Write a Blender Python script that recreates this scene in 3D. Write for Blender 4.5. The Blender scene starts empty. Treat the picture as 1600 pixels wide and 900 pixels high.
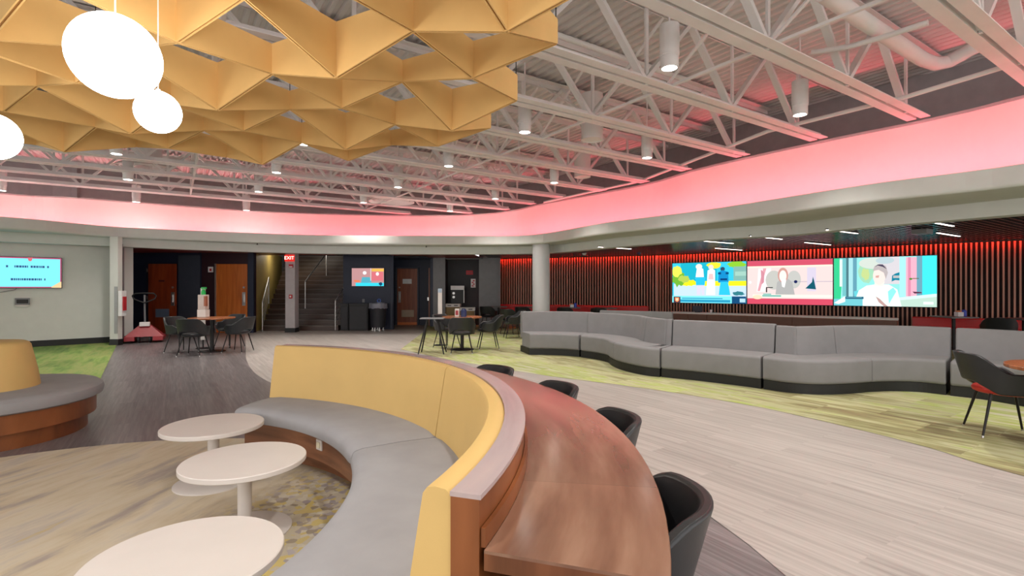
import bpy, bmesh, math, random
from mathutils import Vector, Matrix
R = math.radians
random.seed(7)
sc = bpy.context.scene
COL = sc.collection
EYE = 1.4
FPX = 800.0

# ------------------------------------------------------------------ camera, world, exposure
cam = bpy.data.cameras.new('camera'); co = bpy.data.objects.new('camera', cam); COL.objects.link(co)
co.location = (0, 0, EYE); co.rotation_euler = (R(90), 0, 0)
cam.sensor_width = 36; cam.lens = 18.0; cam.clip_start = 0.05; cam.clip_end = 200
sc.camera = co
W = bpy.data.worlds.new('world'); sc.world = W; W.use_nodes = True
W.node_tree.nodes['Background'].inputs[0].default_value = (1.0, 0.97, 0.95, 1)
W.node_tree.nodes['Background'].inputs[1].default_value = 1.0
sc.view_settings.view_transform = 'Standard'; sc.view_settings.look = 'None'
sc.view_settings.gamma = 1; sc.view_settings.use_curve_mapping = False
sc.view_settings.exposure = 1.1
LAMP_W = 95.0      # each ceiling can light
GLOBE_E = 8.0
COVE_E = 2.2
COVE_W = 2.6      # watts per metre of cove wash light
RED_E = 34.0
SCREEN_E = 0.52

# ------------------------------------------------------------------ helpers
def P(px, py, z=0.0):
    """point of the place at height z seen at a spot of the survey photograph"""
    Y = (EYE - z) * FPX / (py - 450.0)
    return ((px - 800) / FPX * Y, Y)
def tag(o, label=None, cat=None, group=None, kind=None):
    if label: o['label'] = label
    if cat: o['category'] = cat
    if group: o['group'] = group
    if kind: o['kind'] = kind
    return o
def empty(name, loc, rz=0, label=None, cat=None, group=None):
    o = bpy.data.objects.new(name, None); COL.objects.link(o)
    o.empty_display_size = 0.1
    o.location = loc; o.rotation_euler = (0, 0, rz)
    return tag(o, label, cat, group)
def link(name, bm, mats, parent=None, smooth=False, kind=None):
    me = bpy.data.meshes.new(name)
    bmesh.ops.recalc_face_normals(bm, faces=bm.faces)
    bm.to_mesh(me); bm.free()
    if not isinstance(mats, (list, tuple)): mats = [mats]
    for m in mats: me.materials.append(m)
    if smooth:
        for p in me.polygons: p.use_smooth = True
        try: me.set_sharp_from_angle(angle=R(38))
        except Exception: pass
    o = bpy.data.objects.new(name, me); COL.objects.link(o)
    if parent: o.parent = parent
    if kind: o['kind'] = kind
    return o
def struct(name, bm, m, **k):
    return link(name, bm, m, kind='structure', **k)
def N(): return bmesh.new()
def box(bm, c, s, rz=0, mi=0, bev=0, rot=None):
    M = Matrix.Translation(c) @ (rot if rot else Matrix.Rotation(rz, 4, 'Z')) @ Matrix.Diagonal((s[0], s[1], s[2], 1))
    r = bmesh.ops.create_cube(bm, size=1, matrix=M)
    fs = set(f for v in r['verts'] for f in v.link_faces)
    for f in fs: f.material_index = mi
    if bev:
        es = list(set(e for v in r['verts'] for e in v.link_edges))
        rr = bmesh.ops.bevel(bm, geom=es, offset=bev, segments=2, affect='EDGES', profile=.5)
        for f in rr['faces']: f.material_index = mi
def seg(bm, a, b, w, h=None, mi=0, up=Vector((0, 0, 1))):
    """bar from a to b with rectangular section"""
    a = Vector(a); b = Vector(b); d = b - a; L = d.length
    if L < 1e-6: return
    h = h or w
    z = d.normalized(); x = up.cross(z)
    if x.length < 1e-4: x = Vector((1, 0, 0))
    x.normalize(); y = z.cross(x)
    M = Matrix((x, y, z)).transposed().to_4x4()
    M = Matrix.Translation((a + b) / 2) @ M @ Matrix.Diagonal((w, h, L, 1))
    r = bmesh.ops.create_cube(bm, size=1, matrix=M)
    for f in set(f for v in r['verts'] for f in v.link_faces): f.material_index = mi
def tube(bm, pts, r, n=10, mi=0, caps=True):
    pts = [Vector(p) for p in pts]
    rs = r if isinstance(r, (list, tuple)) else [r] * len(pts)
    rings = []; prev = None
    for i, p in enumerate(pts):
        t = (pts[min(i + 1, len(pts) - 1)] - pts[max(i - 1, 0)]).normalized()
        if prev is None:
            x = Vector((0, 0, 1)).cross(t)
            if x.length < 1e-3: x = Vector((1, 0, 0))
        else:
            x = prev - t * prev.dot(t)
        x.normalize(); prev = x; y = t.cross(x)
        rings.append([bm.verts.new(p + (x * math.cos(2 * math.pi * k / n) + y * math.sin(2 * math.pi * k / n)) * rs[i]) for k in range(n)])
    for a, b in zip(rings, rings[1:]):
        for k in range(n):
            f = bm.faces.new((a[k], a[(k + 1) % n], b[(k + 1) % n], b[k])); f.material_index = mi
    if caps:
        for rg in (rings[0], rings[-1]):
            f = bm.faces.new(rg); f.material_index = mi
def lathe(bm, prof, c=(0, 0, 0), n=32, mi=0):
    rings = []
    for (r, z) in prof:
        if r < 1e-6: rings.append([bm.verts.new((c[0], c[1], c[2] + z))])
        else: rings.append([bm.verts.new((c[0] + r * math.cos(2 * math.pi * k / n), c[1] + r * math.sin(2 * math.pi * k / n), c[2] + z)) for k in range(n)])
    for a, b in zip(rings, rings[1:]):
        for k in range(n):
            A = [a[0]] if len(a) == 1 else [a[k], a[(k + 1) % n]]
            B = [b[0]] if len(b) == 1 else [b[(k + 1) % n], b[k]]
            if len(A) + len(B) > 2:
                f = bm.faces.new(A + B); f.material_index = mi
def smoothpath(pts, n=6):
    out = []
    Q = [Vector(p) for p in pts]
    Q = [Q[0] * 2 - Q[1]] + Q + [Q[-1] * 2 - Q[-2]]
    for i in range(1, len(Q) - 2):
        for k in range(n):
            t = k / n
            a, b, c, d = Q[i - 1], Q[i], Q[i + 1], Q[i + 2]
            out.append(0.5 * ((2 * b) + (c - a) * t + (2 * a - 5 * b + 4 * c - d) * t * t + (3 * b - a - 3 * c + d) * t ** 3))
    out.append(Q[-2])
    return out
def normals(path):
    ns = []
    for i in range(len(path)):
        d = (path[min(i + 1, len(path) - 1)] - path[max(i - 1, 0)]).normalized()
        ns.append(Vector((-d.y, d.x)))
    return ns
def sweep(bm, path, prof, mi=0, caps=True, ns=None, uv=False, closed=True):
    """profile (d, z) carried along a plan path; d goes to the left of the path"""
    path = [Vector((p[0], p[1])) for p in path]
    ns = ns or normals(path)
    lay = bm.loops.layers.uv.verify() if uv else None
    rings = []; s = [0]
    for a, b in zip(path, path[1:]): s.append(s[-1] + (b - a).length)
    pl = [0]
    m = len(prof)
    for k in range(m): pl.append(pl[-1] + (Vector(prof[(k + 1) % m]) - Vector(prof[k])).length)
    for p, n in zip(path, ns):
        rings.append([bm.verts.new((p.x + n.x * d, p.y + n.y * d, z)) for d, z in prof])
    for i in range(len(rings) - 1):
        for k in range(m if closed else m - 1):
            k2 = (k + 1) % m
            f = bm.faces.new((rings[i][k], rings[i + 1][k], rings[i + 1][k2], rings[i][k2])); f.material_index = mi
            if uv:
                for lp, q in zip(f.loops, ((s[i], pl[k]), (s[i + 1], pl[k]), (s[i + 1], pl[k + 1]), (s[i], pl[k + 1]))): lp[lay].uv = q
    if caps and closed:
        for rg in (rings[0], rings[-1]):
            f = bm.faces.new(rg); f.material_index = mi
            if uv:
                for lp in f.loops: lp[lay].uv = (lp.vert.co.z * 1.0, (lp.vert.co.x + lp.vert.co.y))
def rprof(d0, d1, z0, z1, r, which='tf', n=4, r2=None):
    """rounded rectangle profile: corners bf, bb, tb, tf (f = small d)"""
    cs = [(d0, z0, 'bf', 180), (d1, z0, 'bb', 270), (d1, z1, 'tb', 0), (d0, z1, 'tf', 90)]
    out = []
    for (d, z, nm, a0) in cs:
        if nm in which.split():
            cx = d + (r if d == d0 else -r); cz = z + (r if z == z0 else -r)
            for k in range(n + 1):
                a = R(a0 + 90 * k / n); out.append((cx + r * math.cos(a), cz + r * math.sin(a)))
        else: out.append((d, z))
    return out
def poly(bm, pts, z, mi=0):
    vs = [bm.verts.new((p[0], p[1], z)) for p in pts]
    f = bm.faces.new(vs); f.material_index = mi
    bmesh.ops.triangulate(bm, faces=[f])
def textmesh(body, size, name='lettering'):
    cu = bpy.data.curves.new('t', 'FONT'); cu.body = body; cu.size = size; cu.align_x = 'CENTER'; cu.align_y = 'CENTER'; cu.extrude = 0.002
    t = bpy.data.objects.new('t', cu); COL.objects.link(t)
    bpy.context.view_layer.update()
    me = bpy.data.meshes.new_from_object(t.evaluated_get(bpy.context.evaluated_depsgraph_get()))
    COL.objects.unlink(t); bpy.data.objects.remove(t)
    me.name = name
    return me
def copy_tree(o, parent=None):
    c = o.copy(); COL.objects.link(c); c.parent = parent
    for ch in list(o.children): copy_tree(ch, c)
    return c

# ------------------------------------------------------------------ materials
def nt(name):
    m = bpy.data.materials.new(name); m.use_nodes = True
    t = m.node_tree; b = t.nodes['Principled BSDF']
    return m, t, b
def col(c): return (c[0], c[1], c[2], 1)
def sr(r, g, b):
    f = lambda v: (v / 255) / 12.92 if v / 255 <= .04045 else ((v / 255 + .055) / 1.055) ** 2.4
    return (f(r), f(g), f(b))
def mat(name, c, rough=.6, metal=0, var=.06, scale=6, bump=0, bscale=200, emit=None, es=0, coat=0, spec=None):
    m, t, b = nt(name)
    b.inputs['Roughness'].default_value = rough; b.inputs['Metallic'].default_value = metal
    if spec is not None: b.inputs['Specular IOR Level'].default_value = spec
    if coat: b.inputs['Coat Weight'].default_value = coat; b.inputs['Coat Roughness'].default_value = .15
    tc = t.nodes.new('ShaderNodeTexCoord')
    no = t.nodes.new('ShaderNodeTexNoise'); no.inputs['Scale'].default_value = scale; no.inputs['Detail'].default_value = 4
    t.links.new(tc.outputs['Object'], no.inputs['Vector'])
    rp = t.nodes.new('ShaderNodeValToRGB')
    rp.color_ramp.elements[0].position = .3; rp.color_ramp.elements[1].position = .7
    rp.color_ramp.elements[0].color = col([v * (1 - var) for v in c]); rp.color_ramp.elements[1].color = col([min(1, v * (1 + var)) for v in c])
    t.links.new(no.outputs['Fac'], rp.inputs['Fac']); t.links.new(rp.outputs['Color'], b.inputs['Base Color'])
    if bump:
        n2 = t.nodes.new('ShaderNodeTexNoise'); n2.inputs['Scale'].default_value = bscale
        t.links.new(tc.outputs['Object'], n2.inputs['Vector'])
        bp = t.nodes.new('ShaderNodeBump'); bp.inputs['Strength'].default_value = bump; bp.inputs['Distance'].default_value = .002
        t.links.new(n2.outputs['Fac'], bp.inputs['Height']); t.links.new(bp.outputs['Normal'], b.inputs['Normal'])
    if emit:
        b.inputs['Emission Color'].default_value = col(emit); b.inputs['Emission Strength'].default_value = es
    return m
def wood(name, c1, c2, c3, rough=.35, coord='Object', scale=(1.2, 12, 12), board=None, coat=0, rotz=0):
    m, t, b = nt(name); L = t.links.new
    b.inputs['Roughness'].default_value = rough
    if coat: b.inputs['Coat Weight'].default_value = coat; b.inputs['Coat Roughness'].default_value = .22
    tc = t.nodes.new('ShaderNodeTexCoord'); mp = t.nodes.new('ShaderNodeMapping')
    mp.inputs['Scale'].default_value = scale; mp.inputs['Rotation'].default_value = (0, 0, rotz)
    L(tc.outputs[coord], mp.inputs['Vector'])
    n1 = t.nodes.new('ShaderNodeTexNoise'); n1.inputs['Scale'].default_value = 1; n1.inputs['Detail'].default_value = 6; n1.inputs['Distortion'].default_value = .12 if coord == 'UV' else .6
    L(mp.outputs[0], n1.inputs['Vector'])
    rp = t.nodes.new('ShaderNodeValToRGB'); e = rp.color_ramp.elements
    e[0].position = .3; e[0].color = col(c1); e[1].position = .7; e[1].color = col(c3); k = e.new(.5); k.color = col(c2)
    L(n1.outputs['Fac'], rp.inputs['Fac'])
    out = rp.outputs['Color']
    if board:
        br = t.nodes.new('ShaderNodeTexBrick')
        mp2 = t.nodes.new('ShaderNodeMapping'); mp2.inputs['Rotation'].default_value = (0, 0, rotz)
        L(tc.outputs[coord], mp2.inputs['Vector']); L(mp2.outputs[0], br.inputs['Vector'])
        br.inputs['Scale'].default_value = 1; br.inputs['Brick Width'].default_value = board[0]; br.inputs['Row Height'].default_value = board[1]
        br.inputs['Mortar Size'].default_value = .0015; br.inputs['Color1'].default_value = (.72, .72, .72, 1); br.inputs['Color2'].default_value = (1.15, 1.1, 1.08, 1); br.inputs['Mortar'].default_value = (.6, .6, .6, 1)
        mx = t.nodes.new('ShaderNodeMix'); mx.data_type = 'RGBA'; mx.blend_type = 'MULTIPLY'; mx.inputs['Factor'].default_value = 1
        L(out, mx.inputs['A']); L(br.outputs['Color'], mx.inputs['B']); out = mx.outputs['Result']
    L(out, b.inputs['Base Color'])
    return m
UANG = R(33.5)
U = Vector((math.cos(UANG), math.sin(UANG))); V = Vector((-math.sin(UANG), math.cos(UANG)))
def planks(name, cs, rough=.42, board=(1.2, .18), streak=(1.6, 40, 1), big=None, tint=(.86, 1.1), spec=.5):
    """floor finish laid along V with streaks; cs = list of (pos, colour)"""
    m, t, b = nt(name); L = t.links.new
    b.inputs['Roughness'].default_value = rough; b.inputs['Specular IOR Level'].default_value = spec
    tc = t.nodes.new('ShaderNodeTexCoord')
    rt = t.nodes.new('ShaderNodeMapping'); rt.inputs['Rotation'].default_value = (0, 0, -(UANG + R(90)))
    L(tc.outputs['Object'], rt.inputs['Vector'])
    br = t.nodes.new('ShaderNodeTexBrick'); br.inputs['Scale'].default_value = 1
    br.inputs['Brick Width'].default_value = board[0]; br.inputs['Row Height'].default_value = board[1]; br.inputs['Mortar Size'].default_value = .0015
    br.inputs['Color1'].default_value = (0, 0, 0, 1); br.inputs['Color2'].default_value = (1, 1, 1, 1); br.inputs['Mortar'].default_value = (.4, .4, .4, 1)
    L(rt.outputs[0], br.inputs['Vector'])
    sc_ = t.nodes.new('ShaderNodeMapping'); sc_.inputs['Scale'].default_value = streak
    L(rt.outputs[0], sc_.inputs['Vector'])
    add = t.nodes.new('ShaderNodeVectorMath'); add.operation = 'MULTIPLY_ADD'
    L(br.outputs['Color'], add.inputs[0]); add.inputs[1].default_value = (3, 7, 5); L(sc_.outputs[0], add.inputs[2])
    no = t.nodes.new('ShaderNodeTexNoise'); no.inputs['Scale'].default_value = 1; no.inputs['Detail'].default_value = 5; no.inputs['Roughness'].default_value = .6
    L(add.outputs[0], no.inputs['Vector'])
    fac = no.outputs['Fac']
    if big:
        n2 = t.nodes.new('ShaderNodeTexNoise'); n2.inputs['Scale'].default_value = 1; n2.inputs['Detail'].default_value = 3
        s2 = t.nodes.new('ShaderNodeMapping'); s2.inputs['Scale'].default_value = big
        L(rt.outputs[0], s2.inputs['Vector']); L(s2.outputs[0], n2.inputs['Vector'])
        mm = t.nodes.new('ShaderNodeMath'); mm.operation = 'MULTIPLY_ADD'; mm.inputs[1].default_value = 1.0; mm.inputs[2].default_value = -.5
        L(n2.outputs['Fac'], mm.inputs[0])
        m2 = t.nodes.new('ShaderNodeMath'); m2.operation = 'ADD'; L(mm.outputs[0], m2.inputs[0]); L(fac, m2.inputs[1]); fac = m2.outputs[0]
    rp = t.nodes.new('ShaderNodeValToRGB'); e = rp.color_ramp.elements
    while len(e) > 1: e.remove(e[-1])
    e[0].position = cs[0][0]; e[0].color = col(cs[0][1])
    for p_, c_ in cs[1:]: k = e.new(p_); k.color = col(c_)
    L(fac, rp.inputs['Fac'])
    tn = t.nodes.new('ShaderNodeMapRange'); tn.inputs['To Min'].default_value = tint[0]; tn.inputs['To Max'].default_value = tint[1]
    L(br.outputs['Color'], tn.inputs['Value'])
    mx = t.nodes.new('ShaderNodeVectorMath'); mx.operation = 'SCALE'
    L(rp.outputs['Color'], mx.inputs[0]); L(tn.outputs[0], mx.inputs['Scale'])
    L(mx.outputs[0], b.inputs['Base Color'])
    return m
def emis(name, c, s):
    m, t, b = nt(name)
    b.inputs['Base Color'].default_value = (0, 0, 0, 1); b.inputs['Specular IOR Level'].default_value = 0
    b.inputs['Emission Color'].default_value = col(c); b.inputs['Emission Strength'].default_value = s
    return m

M = {}
M['white'] = mat('white_paint', (.74, .73, .71), .55)
M['wallwhite'] = mat('warm_white_wall', (.66, .66, .62), .7, var=.02)
M['steel'] = mat('white_painted_steel', (.78, .75, .74), .5, var=.06, scale=2)
M['deck'] = mat('white_painted_deck', (.72, .69, .68), .6, var=.08, scale=1.5)
M['soffit'] = mat('soffit_plaster', (.62, .63, .60), .7, var=.02)
M['pinkwall'] = mat('cove_plaster', (.82, .78, .77), .8, var=.01)
M['greywall'] = mat('grey_upper_wall', (.42, .38, .38), .8)
M['navy'] = mat('navy_wall', (.012, .018, .045), .5)
M['navygrey'] = mat('slate_wall', (.045, .055, .08), .55)
M['greypanel'] = mat('grey_panel', (.20, .20, .21), .5)
M['charcoal'] = mat('charcoal_wall', (.03, .03, .035), .6)
M['black'] = mat('black', (.008, .008, .009), .5)
M['blackgloss'] = mat('black_gloss', (.01, .01, .012), .2)
M['yellowwall'] = mat('mustard_wall', (.50, .36, .10), .6)
M['beige'] = mat('beige_plaster', (.5, .38, .27), .6)
M['felt'] = mat('amber_felt', (.78, .495, .185), .9, var=.05, scale=3, bump=.25, bscale=260)
M['seam'] = mat('felt_core', (.34, .16, .04), .9)
M['wood'] = wood('walnut_veneer', (.10, .028, .008), (.20, .062, .018), (.30, .10, .032), .32, scale=(3, 3, .9))
M['woodtop'] = wood('walnut_counter', (.17, .075, .045), (.29, .15, .095), (.42, .25, .17), .15, coord='UV', scale=(1.3, 7, 1), board=(.95, 3.0), coat=.3)
M['woodedge'] = wood('walnut_edge', (.10, .035, .015), (.17, .06, .025), (.24, .09, .04), .25, coord='UV', scale=(1.2, 14, 1))
M['cap'] = wood('purplish_cap_laminate', (.34, .27, .28), (.42, .34, .34), (.48, .38, .36), .22, coord='UV', scale=(1, 10, 1))
M['tabletop'] = wood('brown_table_top', (.22, .07, .03), (.32, .11, .045), (.42, .16, .07), .25, scale=(1.5, 16, 1))
M['doorred'] = wood('red_brown_door', (.20, .028, .006), (.30, .045, .010), (.38, .07, .015), .35, scale=(9, 9, .8))
M['doororange'] = wood('orange_door', (.42, .10, .012), (.55, .14, .018), (.66, .19, .03), .35, scale=(9, 9, .8))
M['doorbrown'] = wood('brown_door', (.20, .06, .03), (.30, .09, .045), (.36, .12, .06), .4, scale=(9, 9, .8))
M['fabric'] = mat('grey_fabric', (.345, .34, .355), .9, var=.06, scale=5, bump=.5, bscale=700)
M['fabric2'] = mat('light_grey_fabric', (.31, .305, .31), .9, var=.05, scale=5, bump=.5, bscale=700)
M['bench'] = mat('mid_grey_fabric', (.225, .22, .225), .9, var=.05, scale=5, bump=.5, bscale=700)
M['yellow'] = mat('yellow_upholstery', (.64, .43, .155), .62, var=.03, scale=4, bump=.2, bscale=500)
M['redvinyl'] = mat('red_vinyl', (.50, .006, .006), .4)
M['redseat'] = mat('red_seat_fabric', (.50, .03, .02), .6)
M['chair'] = mat('charcoal_leather', (.015, .016, .018), .38, var=.15, scale=8, bump=.15, bscale=300)
M['leg'] = mat('dark_metal_leg', (.02, .018, .018), .35, metal=.5)
M['chrome'] = mat('brushed_metal', (.55, .54, .53), .3, metal=.9)
M['tablewhite'] = mat('white_laminate', (.68, .63, .595), .35, var=.02)
M['slat'] = wood('wall_slat', (.30, .15, .10), (.40, .21, .14), (.50, .27, .18), .4, scale=(8, 8, .6))
M['slatback'] = mat('slat_backing', (.012, .004, .004), .8)
M['cslat'] = mat('ceiling_slat', (.06, .045, .05), .25)
M['redwoodceil'] = mat('red_wood_ceiling', (.30, .04, .03), .35)
M['stair'] = wood('stair_tread', (.05, .03, .025), (.08, .05, .04), (.11, .07, .055), .4, scale=(1.2, 14, 14))
M['nosing'] = mat('stair_nosing', (.16, .13, .12), .35)
M['red'] = mat('red_paint', (.36, .035, .045), .45)
M['redsign'] = mat('red_sign', (.5, .02, .03), .5)
M['signwhite'] = mat('sign_white', (.8, .78, .78), .5)
M['box'] = mat('kraft_cardboard', (.28, .19, .09), .8)
M['navyplastic'] = mat('navy_plastic', (.01, .02, .09), .4)
M['greenp'] = mat('green_plastic', (.01, .35, .06), .4)
M['bag'] = mat('grey_bin_liner', (.18, .19, .24), .35)
M['glass'] = mat('acrylic', (.5, .5, .5), .2)
M['bluep'] = mat('blue_plastic', (.02, .06, .5), .4)
M['orangep'] = mat('orange_plastic', (.7, .2, .06), .5)
M['lamp'] = emis('lamp_glow', (1, .96, .90), 8)
M['globe'] = emis('globe_glow', (1, .95, .90), GLOBE_E)
M['linear'] = emis('linear_glow', (1, .85, .75), 3)
M['cove'] = emis('cove_led', (1, .25, .28), COVE_E)
M['redled'] = emis('red_led', (1, .03, .01), RED_E)
M['exit'] = emis('exit_glow', (1, .03, .02), 2.0)
M['dark'] = planks('dark_plank', [(.3, (.13, .115, .117)), (.5, (.185, .165, .168)), (.7, (.26, .235, .238))], .30)
M['light'] = planks('pale_plank', [(.3, (.32, .28, .262)), (.5, (.42, .378, .35)), (.7, (.50, .455, .425))], .38, streak=(.9, 26, 1), tint=(.93, 1.06))
M['green'] = planks('green_carpet', [(.28, (.22, .18, .10)), (.42, (.32, .31, .15)), (.52, (.45, .43, .27)), (.62, (.34, .40, .11)), (.75, (.52, .50, .36))], .85, board=(1.0, .5), streak=(1.0, 9, 1), big=(.3, .5, 1), spec=.1)
M['greenl'] = planks('lime_carpet', [(.28, (.13, .22, .06)), (.45, (.22, .33, .08)), (.6, (.32, .36, .12)), (.75, (.20, .33, .09))], .7, board=(1.0, .5), streak=(1.0, 7, 1), big=(.3, .5, 1), spec=.2)
def round_carpet():
    m, t, b = nt('beige_multicolour_carpet'); L = t.links.new
    b.inputs['Roughness'].default_value = .9; b.inputs['Specular IOR Level'].default_value = .1
    tc = t.nodes.new('ShaderNodeTexCoord')
    mp = t.nodes.new('ShaderNodeMapping'); mp.inputs['Rotation'].default_value = (0, 0, R(-80)); mp.inputs['Scale'].default_value = (1, 1, 1)
    L(tc.outputs['Object'], mp.inputs['Vector'])
    s1 = t.nodes.new('ShaderNodeMapping'); s1.inputs['Scale'].default_value = (1.0, 4.5, 1); L(mp.outputs[0], s1.inputs['Vector'])
    n1 = t.nodes.new('ShaderNodeTexNoise'); n1.inputs['Scale'].default_value = 1; n1.inputs['Detail'].default_value = 8; n1.inputs['Roughness'].default_value = .6; L(s1.outputs[0], n1.inputs['Vector'])
    rp = t.nodes.new('ShaderNodeValToRGB'); e = rp.color_ramp.elements
    e[0].position = .28; e[0].color = col((.33, .27, .25)); e[1].position = .74; e[1].color = col((.55, .42, .16))
    for p_, c_ in ((.38, (.42, .36, .31)), (.46, (.56, .47, .34)), (.55, (.60, .52, .40)), (.64, (.50, .44, .38))):
        k = e.new(p_); k.color = col(c_)
    L(n1.outputs['Fac'], rp.inputs['Fac'])
    vo = t.nodes.new('ShaderNodeTexVoronoi'); vo.inputs['Scale'].default_value = 26; L(mp.outputs[0], vo.inputs['Vector'])
    r2 = t.nodes.new('ShaderNodeValToRGB'); r2.color_ramp.interpolation = 'CONSTANT'; e = r2.color_ramp.elements
    e[0].position = 0; e[0].color = col((.27, .24, .28)); e[1].position = .25; e[1].color = col((.60, .46, .10))
    for p_, c_ in ((.45, (.50, .44, .33)), (.62, (.22, .17, .12)), (.72, (.58, .54, .44)), (.85, (.40, .36, .40))):
        k = e.new(p_); k.color = col(c_)
    L(vo.outputs['Color'], r2.inputs['Fac'])
    n3 = t.nodes.new('ShaderNodeTexNoise'); n3.inputs['Scale'].default_value = 1.1; L(tc.outputs['Object'], n3.inputs['Vector'])
    sx = t.nodes.new('ShaderNodeSeparateXYZ'); L(tc.outputs['Object'], sx.inputs[0])
    mr = t.nodes.new('ShaderNodeMapRange'); mr.inputs['From Min'].default_value = -2.0; mr.inputs['From Max'].default_value = -.7; mr.inputs['To Min'].default_value = -.15; mr.inputs['To Max'].default_value = .45
    L(sx.outputs['X'], mr.inputs['Value'])
    ad = t.nodes.new('ShaderNodeMath'); ad.operation = 'ADD'; L(mr.outputs[0], ad.inputs[0]); L(n3.outputs['Fac'], ad.inputs[1])
    m3 = t.nodes.new('ShaderNodeMapRange'); m3.inputs['From Min'].default_value = .45; m3.inputs['From Max'].default_value = .85; m3.inputs['To Max'].default_value = .75
    L(ad.outputs[0], m3.inputs['Value'])
    mx = t.nodes.new('ShaderNodeMix'); mx.data_type = 'RGBA'
    L(m3.outputs[0], mx.inputs['Factor']); L(rp.outputs['Color'], mx.inputs['A']); L(r2.outputs['Color'], mx.inputs['B'])
    L(mx.outputs['Result'], b.inputs['Base Color'])
    return m
M['carpet'] = round_carpet()

# ------------------------------------------------------------------ floors
CEN = Vector((-2.6, 2.1))
bm = N(); poly(bm, [(-17, -6), (14, -6), (17, 24), (-17, 24)], 0); struct('floor', bm, M['dark'])
# pale planks: outside the ring r 3.95, right of the curve
arc = [(CEN.x + 3.95 * math.cos(R(a)), CEN.y + 3.95 * math.sin(R(a))) for a in range(-70, 66, 5)]
curve = [P(452, 609.5), P(418, 596), P(395, 580), P(385, 562), P(384, 548), P(384, 536), (-8.2, 15.7)]
pale = list(arc) + [tuple(v) for v in smoothpath([arc[-1], P(500, 622)] + curve, 5)][1:] + [(-8.3, 16.7), (-4, 20), (4, 20), (12, 12), (12, -5)]
bm = N(); poly(bm, pale, .003); struct('floor.001', bm, M['light'])
gl = [P(663, 518), P(626, 546)]
gr = smoothpath([P(626, 546), P(700, 562), P(770, 574), P(850, 587), P(990, 605), P(1150, 630), P(1300, 662), P(1450, 700), P(1600, 745), (4.6, 2.0), (4.9, -2)], 5)
bm = N(); poly(bm, [(-3.3, 19.6)] + gl + [tuple(v) for v in gr[1:]] + [(14, -4), (14.5, 11), (5, 19), (0, 21)], .006); struct('floor.002', bm, M['green'])
bm = N(); poly(bm, [P(182, 540), P(158, 590), (-5.2, 6.4), (-4.6, 5.3), (-5.6, 2.5), (-12, 2.5), (-15.5, 8), (-12, 13), (-9.9, 13.2)], .006); struct('floor.003', bm, M['greenl'])
bm = N(); poly(bm, [(CEN.x + 2.64 * math.cos(R(a)), CEN.y + 2.64 * math.sin(R(a))) for a in range(0, 360, 4)], .009); struct('floor.004', bm, M['carpet'])

# ------------------------------------------------------------------ ring soffit, cove, low ceilings
header = smoothpath([(-14.7, 8.5), (-11.5, 11.4), (-10.6, 12.2), (-9.89, 12.8), (-8.3, 14.2), (-5.9, 15.4), (-1.9, 15.75), (0.9, 15.35), (2.5, 13.2), (4.16, 11.1), (5.4, 10.1), (6.05, 8.8), (7.17, 7.17), (8.4, 5.0), (9.4, 2.2)], 6)
lip = smoothpath([(-13.6, 8.1), (-10.8, 10.8), P(150, 367.8, 2.665), P(240, 372.5, 2.665), P(480, 380.3, 2.665), P(700, 381.5, 2.665), P(830, 380.5, 2.665), P(950, 364, 2.665), P(1100, 348, 2.665), P(1350, 315, 2.665), P(1600, 287, 2.665), (7.0, 4.2), (7.8, 1.8)], 6)
pinkp = smoothpath([(-17, 10.1), P(0, 303, 3.9), P(100, 309, 3.9), P(212, 317, 3.9), P(385, 330, 3.9), P(500, 335, 3.9), P(640, 337.5, 3.9), P(740, 336, 3.9), P(800, 330, 3.9), P(850, 319, 3.9), P(1000, 291, 3.9), P(1100, 263.4, 3.9), P(1287, 222, 3.9), P(1450, 189, 3.9), P(1600, 152.5, 3.9), (7.5, 4.7), (8.5, 1.8)], 6)
bm = N(); sweep(bm, pinkp, [(0, 2.72), (.12, 2.72), (.12, 3.9), (0, 3.9)]); struct('wall_cove', bm, M['pinkwall'])
bm = N(); sweep(bm, pinkp, [(-.02, 3.89), (.14, 3.89), (.14, 3.93), (-.02, 3.93)]); struct('trim_1', bm, mat('cove_trim', (.42, .42, .42), .5))
bm = N(); sweep(bm, lip, rprof(0, .09, 2.645, 2.91, .05, 'bf', 4)); struct('trim_2', bm, M['soffit'])
bm = N(); sweep(bm, header, [(0, 2.44), (.3, 2.44), (.3, 2.80), (0, 2.80)]); struct('trim_3', bm, M['soffit'])
# horizontal cove floor / soffit underside between lip and the far side
def ribbon(bm, a, b, z, t=.03, mi=0):
    n = 90
    def rs(p):
        s = [0]
        for i in range(len(p) - 1): s.append(s[-1] + (p[i + 1] - p[i]).length)
        out = []
        for k in range(n + 1):
            d = s[-1] * k / n; i = 0
            while i < len(s) - 2 and s[i + 1] < d: i += 1
            out.append(p[i].lerp(p[i + 1], (d - s[i]) / (s[i + 1] - s[i])))
        return out
    A, B = rs(a), rs(b)
    lo = [[bm.verts.new((q.x, q.y, z)) for q in X] for X in (A, B)]
    hi = [[bm.verts.new((q.x, q.y, z + t)) for q in X] for X in (A, B)]
    for k in range(n):
        for S in (lo, hi):
            f = bm.faces.new((S[0][k], S[0][k + 1], S[1][k + 1], S[1][k])); f.material_index = mi
hout = [p + n_ * 2.4 for p, n_ in zip(header, normals(header))]
hin = [p + n_ * .05 for p, n_ in zip(header, normals(header))]
lin = [p + n_ * .05 for p, n_ in zip(lip, normals(lip))]
bm = N(); ribbon(bm, lin, hin, 2.665, .05); struct('ceiling_soffit', bm, M['soffit'])
bm = N(); ribbon(bm, hin, hout, 2.71, .03); struct('ceiling_cove', bm, M['soffit'])
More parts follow.
